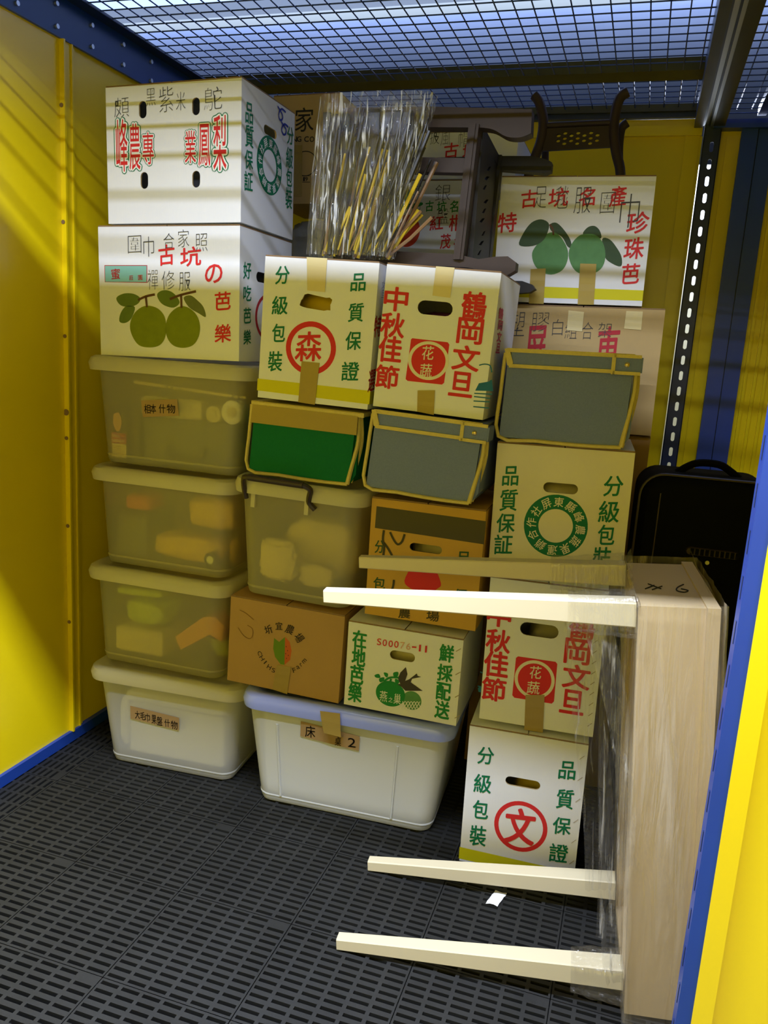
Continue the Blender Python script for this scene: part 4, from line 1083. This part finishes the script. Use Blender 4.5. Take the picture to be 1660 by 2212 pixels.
# bin m3: blankets
lump('blanket', 'smooth cream blanket folded at the right in the handled bin', 'blanket', (-.860, 2.245, .668), .118, .092, .088, 'towel_cream', .08, 3)
lump('fleece_throw', 'curly cream fleece heaped at the left in the handled bin', 'blanket', (-.945, 2.078, .668), .056, .018, .060, 'towel_cream', .20, 6, 5)
lump('fleece_pillow', 'crinkled cream pillow lying low along the front of the handled bin', 'pillow', (-.825, 2.072, .668), .048, .014, .032, 'towel_cream', .22, 9, 6)
# white bin: white contents
block('foam_board', 'white boards filling the large white bin nearly to its brim', 'board', (-.704, 2.238, .022), 3.0, .535, .405, .262, 'paper_white', .03, .955)

# ================================================================== fabric boxes
def fabric_box(label, x, y, z, w, d, h, yaw, roll, m, kind):
    yw, rl = radians(yaw), radians(roll); rot = Matrix.Rotation(yw, 3, 'Z') @ Matrix.Rotation(rl, 3, 'Y')
    t = thing('fabric_box', label, 'storage box', Vector((x, y, z)) + rot @ Vector((0, d / 2, 0)), (0, rl, yw))
    X, Y = w / 2, d / 2
    b = MB(); tp = .010  # front face a little narrower at the top right
    prof = [(-X + .006, .006), (X - .016, .006), (X - .010, h - .006), (-X + .014, h - .006)]
    b.prism(prof, -Y + .002, Y, m)
    b.prism([(X - .016, .006), (X - .002, .03), (X - .001, h * .6), (X - .008, h - .008)], -Y + .012, Y - .01, m)
    b.build('fabric_body', t)
    p = MB(); r = .0048
    front = [(-X + .006, h - .01), (-X + .001, h * .5), (-X + .004, .008), (-X * .4, .003), (X * .3, .001), (X - .02, .004)]
    p.tube(smooth_path([(q[0], -Y, q[1]) for q in front], 3), r, 'piping', 6)
    p.tube(smooth_path([(X - .02, -Y, .004), (X - .012, -Y + .006, h * .3), (X - .003, -Y + .014, h * .62), (X - .006, -Y + .012, h - .012)], 4), r * 1.25, 'piping', 6)
    p.tube(smooth_path([(X - .018, -Y + .022, .006), (X - .006, -Y + .026, h * .3), (X + .003, -Y + .026, h * .62), (X - .002, -Y + .02, h - .012)], 4), r * 1.1, 'piping', 6)
    p.build('piping', t, True)
    f = MB()
    if kind == 'green':
        f.box(-X + .001, X - .004, -Y - .004, -Y + .002, h * .70, h - .010, 'tape'); f.box(-X + .002, X + .010, -Y + .002, Y, h - .011, h, 'piping')
        f.box(-X + .004, X + .012, -Y - .002, -Y + .004, h - .012, h - .002, 'piping')
        f.build('lid_band', t)['label'] = 'mustard coloured band along the top'
    else:
        x0, x1 = -X + .022, X - .050; zt, zb = h - .004, h - .042
        f.box(x0, x1, -Y - .006, -Y + .001, zb, zt, m); f.box(-X + .004, X - .002, -Y + .001, Y, h - .006, h, m)
        for a in ((x0 - .004, x1, zb - .004, zb + .005), (x0 - .012, X - .01, zt - .004, zt + .006)):
            f.box(a[0], a[1], -Y - .009, -Y - .001, a[2], a[3], 'piping')
        f.prism([(-X + .004, zt + .004), (-X + .016, zt + .005), (x0 + .006, zb + .008), (x0 + .002, zb - .003), (x0 - .008, zb + .002)], -Y - .010, -Y - .002, 'piping')
        f.build('lid_flap', t)
        s = MB(); sx0, sx1 = X - .058, X + .006
        s.box(sx0, sx1, -Y - .013, -Y - .006, zb + .000, zt - .002, m)
        for a in ((sx0 - .004, sx0 + .005, zb - .006, zt + .004), (sx0, sx1, zb - .006, zb + .002), (sx0, sx1, zt - .004, zt + .004)): s.box(a[0], a[1], -Y - .016, -Y - .007, a[2], a[3], 'piping')
        s.box(sx1 - .004, sx1 + .004, -Y - .012, -Y + .06, zb, zt - .002, m)
        so = s.build('strap', t)
        k = MB(); cx, cz = X - .026, (zb + zt) / 2 - .001
        k.tube([(cx, -Y - .012, cz), (cx, -Y - .0155, cz), (cx, -Y - .0172, cz)], [.0062, .0058, .0028], 'brass', 16); k.build('snap_button', so, True)
    return t
fabric_box('green fabric box with a mustard band, on the bin with the dark handle', -.864, 2.01, .990, .318, .32, .198, .6, 1.5, 'fabric_green', 'green')
fabric_box('grey blue fabric box sitting crooked on the mustard brown carton', -.517, 1.985, .984, .304, .32, .208, .2, 2.4, 'fabric_grey', 'grey')
fabric_box('grey blue fabric box standing on the cream emblem carton', -.178, 2.06, 1.146, .328, .32, .228, .5, -.6, 'fabric_grey', 'grey')

# ================================================================== table on its side, wrapped
tb_ = thing('wooden_table', 'small pale wooden table lying on its side with wrapped top and four legs out', 'table', (-.512, 1.520, .003), (0, radians(-5.0), radians(5.0)))
lg = [(0.012, .000), (0.31, .000), (0.012, .800), (0.31, .800)]
for (ly, lz) in lg:
    g = MB(); top = lz > .4
    n_ = 6; rings = []
    for k in range(n_ + 1):
        q = k / n_; s = .028 + .022 * q; hgt = .028 + .022 * q
        z0 = (lz + .028 - hgt + .022) if top else lz
        y0, y1 = (ly - .012, ly - .012 + .028 + .022 * q)
        xx = .628 * q; c = .0025
        rings.append([(xx, y0 + c, z0), (xx, y1 - c, z0), (xx, y1, z0 + c), (xx, y1, z0 + hgt - c), (xx, y1 - c, z0 + hgt), (xx, y0 + c, z0 + hgt), (xx, y0, z0 + hgt - c), (xx, y0, z0 + c)])
    g.loft(rings, 'pale_wood', True, True); g.build('leg', tb_)
A0, A1, B0, B1, C0, C1 = .632, .755, .0, .345, -.052, .845
ap = MB()
ap.box(A0, A1, B0, B0 + .02, C0, C1, 'wrap_board'); ap.box(A0, A1, B1 - .02, B1, C0, C1, 'wrap_board')
ap.box(A0, A1, B0 + .02, B1 - .02, C0, C0 + .02, 'wrap_board'); ap.box(A0, A1, B0 + .02, B1 - .02, C1 - .02, C1, 'wrap_board')
ap.build('apron', tb_)
tt = MB(); tt.box(A1, A1 + .024, B0 - .012, B1 + .012, C0 - .012, C1 + .004, 'wrap_board'); tt.build('table_top', tb_)
# the number written on the board end
nb = MB()
for st_ in ([(.655, .12), (.675, .15)], [(.668, .115), (.690, .145)], [(.664, .16), (.686, .125)], [(.735, .165), (.720, .14), (.716, .115), (.728, .105), (.738, .118), (.726, .13)]):
    nb.tube([(p[0], p[1], C1 + .0012) for p in smooth_path(st_, 3)], .0014, 'black_ink', 5)
nb.build('written_number', tb_)
# stretch film round apron and top: a real wrinkled skin
fm = MB()
def skin(a0, a1, b0, b1, c0, c1, na, nc, amp, seed):
    rr = []; per = []
    for i in range(na): per.append((a0 + (a1 - a0) * i / na, b0))
    for i in range(na): per.append((a1, b0 + (b1 - b0) * i / na))
    for i in range(na): per.append((a1 - (a1 - a0) * i / na, b1))
    for i in range(na): per.append((a0, b1 - (b1 - b0) * i / na))
    cx, cy = (a0 + a1) / 2, (b0 + b1) / 2
    for k in range(nc + 1):
        z = c0 + (c1 - c0) * k / nc; ring = []
        for (x, y) in per:
            n1 = noise.noise(Vector((x * 38 + seed + z * 3, y * 38, z * 3.2 + x * 6))) * amp + noise.noise(Vector((x * 85 - z * 7, y * 85 + seed, z * 9))) * amp * .45
            ox = -1 if abs(x - a0) < 1e-6 else (1 if abs(x - a1) < 1e-6 else 0); oy = -1 if abs(y - b0) < 1e-6 else (1 if abs(y - b1) < 1e-6 else 0)
            ring.append((x + ox * (n1 + amp * 1.2), y + oy * (n1 + amp * 1.2), z))
        rr.append(ring)
    fm.loft(rr, 'film_soft', False, False)
skin(A0 - .002, A1 + .030, B0 - .016, B1 + .018, C0 - .014, C1 + .012, 34, 110, .0042, 1.0)
def drape(pts, wd, m, seed, n=26, wr=.006, mb=None):
    """a loose strip of film along a path"""
    P = smooth_path(pts, 6); vs = []; nw = 9
    for i, p in enumerate(P):
        q = i / (len(P) - 1); ww = wd[0] + (wd[1] - wd[0]) * q
        for j in range(nw):
            s = (j / (nw - 1) - .5); f = wr * noise.noise(Vector((s * 9 + seed, q * 3, seed))) * 2
            vs.append((p[0] + s * ww, p[1] + f, p[2] + s * ww * .25 + f * .3))
    mb.add(vs, [(i * nw + j, i * nw + j + 1, (i + 1) * nw + j + 1, (i + 1) * nw + j) for i in range(len(P) - 1) for j in range(nw - 1)], m)
# loose film between legs and apron
drape([(.56, .02, .79), (.60, .02, .62), (.622, .0, .45), (.632, -.01, .30)], (.055, .02), 'film_grey', 1, mb=fm)
drape([(.53, .30, .80), (.55, .28, .55), (.58, .26, .25), (.585, .26, .05)], (.09, .06), 'film_grey', 2, mb=fm)
drape([(.60, .18, .80), (.60, .16, .5), (.61, .15, .2), (.612, .14, .02)], (.05, .07), 'film_grey', 3, mb=fm)
drape([(.62, .0, .24), (.60, .005, .16), (.605, .0, .08), (.615, .0, .02)], (.03, .05), 'film_grey', 5, mb=fm)
# film bands round the upper legs near the apron, and round the lower near one
for (ly, z_, x_) in ((-.006, .825, .50), (.292, .825, .46), (-.006, .022, .52)):
    rings = []
    for k in range(15):
        q = k / 14; xx = x_ + (.628 - x_) * q; ring = []
        for j in range(24):
            a = 2 * pi * j / 24; rr_ = .034 + .010 * q + .004 * noise.noise(Vector((xx * 40, a * 3, ly * 10)))
            c, s = cos(a), sin(a); k2 = max(abs(c), abs(s)); ring.append((xx, ly + .022 + c / k2 * rr_ * .92, z_ + s / k2 * rr_ * .92))
        rings.append(ring)
    fm.loft(rings, 'film_clear')
# ridges of film standing up along the two edges of the top end
for xa, hh in ((A0 - .004, .034), (A1 + .026, .040)):
    vs = []; ny = 14
    for k in range(ny + 1):
        q = k / ny; y = B0 - .01 + (B1 + .02) * q; top = hh * q ** 1.5 * (1 - .25 * abs(noise.noise(Vector((q * 5, xa * 20, 0)))))
        for j in range(5):
            s = j / 4; vs.append((xa + .010 * noise.noise(Vector((q * 4, s * 2, xa * 30))) + (.014 if xa < .7 else -.012) * s * q, y, C1 + top * s))
    fm.add(vs, [(k * 5 + j, k * 5 + j + 1, (k + 1) * 5 + j + 1, (k + 1) * 5 + j) for k in range(ny) for j in range(4)], 'film_soft')
fm.keepwind = True
fm.build('stretch_film', tb_, True, angle=180)

# dark things behind the table
sc = thing('suitcase', 'black soft suitcase standing behind the wrapped table', 'suitcase', (.190, 2.36, .405), (0, 0, radians(3)))
s_ = MB()
def sq(w, h_, r, y): return [(p[0], y, p[1]) for p in [(a[0], a[1] + h_ / 2) for a in rrect(w, h_, r, 0, 7)]]
s_.loft([sq(.30, .64, .05, -.125), sq(.335, .665, .06, -.108), sq(.345, .67, .06, -.09), sq(.345, .67, .06, .09), sq(.32, .66, .06, .115)], 'suitcase_black', True, True); s_.build('suitcase_body', sc, True)
z_ = MB(); z_.tube([(p[0], -.105, p[2]) for p in sq(.338, .668, .06, 0)] + [(.169, -.105, .608)], .004, 'handle_plastic', 6); z_.build('zipper', sc)
h_ = MB(); h_.tube(smooth_path([(-.075, -.02, .665), (-.05, -.02, .685), (-.02, -.02, .698), (.03, -.02, .698), (.06, -.02, .683), (.085, -.02, .665)], 4), .010, 'suitcase_black', 8); h_.build('carry_handle', sc, True)
g_ = MB(); g_.loft([[(p[0] + .03, -.1255, p[1] + .475) for p in stadium(0, 0, .135, .022)], [(p[0] + .03, -.132, p[1] + .475) for p in stadium(0, 0, .13, .018)]], 'handle_plastic', False, True)
for k in range(10): g_.box(-.026 + k * .0125, -.0175 + k * .0125, -.1345, -.131, .467, .483, 'suitcase_black')
g_.build('grip_strip', sc)
r_ = MB(); r_.tube([(.02, -.125, .448), (.02, -.129, .448)], .0055, 'zinc', 14); r_.build('rivet', sc)
pk = MB(); pk.box(-.120, -.117, -.128, -.124, .05, .62, 'handle_plastic'); pk.build('pocket_seam', sc)
bb_ = MB()
rr = []
for k in range(22):
    q = k / 21; z = q * .400; ring = []
    for p in rrect(.46, .46, .05, 0, 6):
        n_ = 1 + .05 * noise.noise(Vector((p[0] * 9, p[1] * 9, z * 14))) - .05 * (abs(q - .5) * 2) ** 6
        ring.append((p[0] * n_, p[1] * n_, z))
    rr.append(ring)
bb_.loft(rr, 'black_bag', True, True); o = bb_.build('plastic_bag', None, True); o.location = (.262, 2.27, .001); tag(o, 'black plastic wrapped bundle on the floor behind the table legs', 'bundle')

# ================================================================== wooden chairs on top
ch = thing('wooden_armchair', 'dark wooden chair lying on its side on the cartons, end wrapped in film', 'chair', (-.48, 2.14, 1.575))
def cp(name, poly, y0, y1, m, ax='y', lab=None):
    b = MB(); b.prism([(p[0] + .48, p[1] - 1.575) for p in poly] if ax == 'y' else [(p[0] - 2.14, p[1] - 1.575) for p in poly], (y0 - 2.14) if ax == 'y' else y0 + .48, (y1 - 2.14) if ax == 'y' else y1 + .48, m, ax)
    return b.build(name, ch)
arc = smooth_path([(-.335, 1.893), (-.36, 1.884), (-.395, 1.886), (-.43, 1.903), (-.46, 1.908)], 4)
cp('arm_rail', [(-.84, 1.963), (-.60, 1.960), (-.338, 1.948)] + arc + [(-.70, 1.914), (-.84, 1.916)], 2.12, 2.165, 'dark_wood')
cp('arm_rail', [(-.84, 1.610), (-.50, 1.604), (-.44, 1.593), (-.40, 1.600), (-.365, 1.602), (-.343, 1.588), (-.343, 1.568), (-.362, 1.556), (-.42, 1.564), (-.47, 1.572), (-.84, 1.576)], 2.12, 2.165, 'dark_wood')
cp('stretcher', [(-.80, 1.845), (-.498, 1.838), (-.498, 1.803), (-.80, 1.808)], 2.125, 2.16, 'dark_wood')
po = MB()
def vpost(x0, z0, x1, z1, wd, y0, y1, m):
    po.prism([(x0 - wd / 2 + .48, z0 - 1.575), (x0 + wd / 2 + .48, z0 - 1.575), (x1 + wd / 2 + .48, z1 - 1.575), (x1 - wd / 2 + .48, z1 - 1.575)], y0 - 2.14, y1 - 2.14, m)
vpost(-.492, 1.590, -.478, 1.915, .026, 2.112, 2.16, 'dark_wood'); vpost(-.4915, 1.590, -.4775, 1.915, .010, 2.108, 2.113, 'dark_wood'); po.build('back_post', ch)
po = MB(); vpost(-.489, 1.545, -.476, 1.915, .030, 2.425, 2.465, 'black_wood'); po.build('back_post', ch)
# carved back panel between the posts, pierced with slanting leaves
loops = [[(2.16, 1.58), (2.425, 1.565), (2.425, 1.905), (2.16, 1.918)]]
rr_ = random.Random(5)
for k in range(9):
    z = 1.625 + .028 * k; y = 2.275 + .02 * ((k % 3) - 1); L = .030 + .010 * (k % 2)
    loops.append([(y - L, z - .010), (y, z - .006), (y + L, z + .012), (y, z + .005)])
flat = [p for l in loops for p in l]; tri = tessellate_polygon([[Vector((p[0], p[1], 0)) for p in l] for l in loops])
cv_ = MB()
for xx in (-.474, -.464): cv_.add([(xx + .48 + (p[0] - 2.16) * -.03, p[0] - 2.14, p[1] - 1.575) for p in flat], tri, 'black_wood')
for hl in loops:
    n = len(hl); cv_.add([(xx + .48 + (p[0] - 2.16) * -.03, p[0] - 2.14, p[1] - 1.575) for xx in (-.474, -.464) for p in hl], [(k, (k + 1) % n, n + (k + 1) % n, n + k) for k in range(n)], 'black_wood')
cv_.build('carved_panel', ch)
cp('crest_rail', [(2.13, 1.935), (2.13, 1.905), (2.44, 1.885), (2.44, 1.915)], -.494, -.470, 'black_wood', 'x')
cp('rear_rail', [(-.84, 1.907), (-.46, 1.913), (-.37, 1.912), (-.33, 1.902), (-.318, 1.895), (-.318, 1.872), (-.335, 1.866), (-.46, 1.876), (-.84, 1.871)], 2.43, 2.466, 'black_wood')
cp('rear_rail', [(-.485, 1.571), (-.37, 1.571), (-.34, 1.562), (-.33, 1.550), (-.345, 1.540), (-.38, 1.536), (-.485, 1.545)], 2.43, 2.466, 'black_wood')
lgm = MB()
lgm.box(-.86 + .48, -.83 + .48, -.01, .30, .04, .335, 'black_wood'); lgm.box(-.83 + .48, -.672 + .48, .012, .03, .04, .33, 'black_wood')
lgm.build('seat_frame', ch)
# second chair upright at the back: yoke shaped posts, cross rail, carved top panel
c2_ = thing('wooden_chair', 'dark wooden chair with curved horn posts upright at the back on the guava carton', 'chair', (-.29, 2.70, 1.877))
def P2(x, z): return (x + .29, z - 1.877)
for nm, pts, yy, r0 in (('back_post', [(-.427, 2.151), (-.409, 2.129), (-.392, 2.075), (-.393, 2.024), (-.405, 1.977), (-.420, 1.927), (-.424, 1.879)], 0, .0155),
                        ('back_post', [(-.148, 2.153), (-.169, 2.136), (-.177, 2.093), (-.175, 2.035), (-.162, 1.982), (-.145, 1.935), (-.136, 1.879)], 0, .0155),
                        ('rear_post', [(-.399, 2.078), (-.395, 2.014), (-.389, 1.95), (-.388, 1.880)], .13, .012),
                        ('rear_post', [(-.146, 2.101), (-.162, 2.084), (-.164, 2.04), (-.159, 1.991), (-.150, 1.942), (-.146, 1.880)], .13, .014)):
    b = MB(); b.tube([(P2(*p)[0], yy, P2(*p)[1]) for p in smooth_path(pts, 4)], r0, 'dark_wood', 10); b.build(nm, c2_, True)
b = MB(); b.tube([(-.100, 0, .186), (.114, 0, .192)], .009, 'dark_wood', 10); b.build('cross_rail', c2_, True)
loops = [[(-.094, .111), (.110, .120), (.111, .181), (-.096, .176)]]
for k in range(7):
    u = -.050 + .0195 * k
    for v in ((.132, .147, .162) if k % 2 else (.140, .155)): loops.append([(u + .0068 * cos(2 * pi * i / 8), v + .005 * sin(2 * pi * i / 8)) for i in range(8)])
flat = [p for l in loops for p in l]; tri = tessellate_polygon([[Vector((p[0], p[1], 0)) for p in l] for l in loops])
b = MB()
for yy in (-.006, .006): b.add([(p[0], yy, p[1]) for p in flat], tri, 'dark_wood')
for hl in loops: n = len(hl); b.add([(p[0], yy, p[1]) for yy in (-.006, .006) for p in hl], [(k, (k + 1) % n, n + (k + 1) % n, n + k) for k in range(n)], 'dark_wood')
b.build('carved_panel', c2_)

# film wrapped bundle of long sticks in front of the lying chair
bu = thing('stick_bundle', 'bundle of yellow and black sticks in crinkled clear film between the top cartons', 'bundle', (-.80, 2.043, 1.580))
rs_ = random.Random(11)
for k in range(72):
    q = rs_.random(); y0 = rs_.uniform(-.012, .045)
    xb = -.062 + .200 * q; xt = xb + .012 + .065 * q + rs_.uniform(-.02, .03) + .012
    m_ = 'stick_yellow' if rs_.random() < (.30 if q > .3 else .22) else ('stick_black' if rs_.random() < .72 else 'stick_brown')
    zt = rs_.uniform(.24, .375) if m_ == 'stick_black' else rs_.uniform(.10, .27 if q < .8 else .34)
    b = MB(); b.tube([(xb, y0, rs_.uniform(0, .02)), ((xb + xt) / 2, y0, zt / 2), (xt, y0 + .005, zt)], rs_.uniform(.0022, .0055), m_, 6); b.build('stick', bu)
for x_, w_, z0, z1, m_ in ((-.030, .05, .03, .36, 'stick_black'), (.05, .06, .06, .37, 'stick_black'), (.115, .05, .12, .365, 'stick_black'), (-.065, .02, .10, .365, 'stick_black'), (.155, .03, .2, .36, 'stick_black'), (.09, .03, .02, .3, 'stick_black'), (.01, .03, .02, .25, 'stick_black')):
    b = MB(); b.box(x_ - w_ / 2, x_ + w_ / 2, .048, .056, z0, z1, m_); b.build('slat', bu)
fw = MB(); rings = []
NZ, NA = 70, 72
for k in range(NZ + 1):
    q = k / NZ; z = .002 + .386 * q; ring = []
    xl, xr = -.084 + .014 * q, .148 + .086 * q ** .9
    for j in range(NA):
        a = 2 * pi * j / NA; c, s = cos(a), sin(a)
        cc, ss = math.copysign(abs(c) ** .6, c), math.copysign(abs(s) ** .6, s)
        f = .007 * noise.noise(Vector((cc * 9 + .4 * q, ss * 2, q * 1.6 + cc * 2))) + .004 * noise.noise(Vector((cc * 22, ss * 3, q * 6)))
        ring.append(((xl + xr) / 2 + cc * (xr - xl) / 2 + f * c, .017 + ss * .046 + f * 1.5 * s, z))
    rings.append(ring)
fw.loft(rings, 'film_crisp'); fw.keepwind = True; fw.build('stretch_film', bu, True, angle=180)
# grey wrapped bundle under the movers carton
gb = lump('plastic_bag', 'clear plastic wrapped grey bundle below the movers carton', 'bundle', (-1.13, 2.80, 1.452), .150, .10, .158, 'film_grey_solid', .14, 4, 4)

# scrap of white paper on the grating
pa = MB(); g = []
for i in range(7):
    for j in range(4): g.append((-.222 + .010 * j + .004 * i * .6, 1.812 + .0095 * i, .002 + .004 * abs(sin(i * 1.3 + j))))
pa.add(g, [(i * 4 + j, i * 4 + j + 1, (i + 1) * 4 + j + 1, (i + 1) * 4 + j) for i in range(6) for j in range(3)], 'paper_white'); pa.keepwind = True
tag(pa.build('paper_scrap', None, True), 'small white paper scrap on the black floor behind the lower table leg', 'paper')
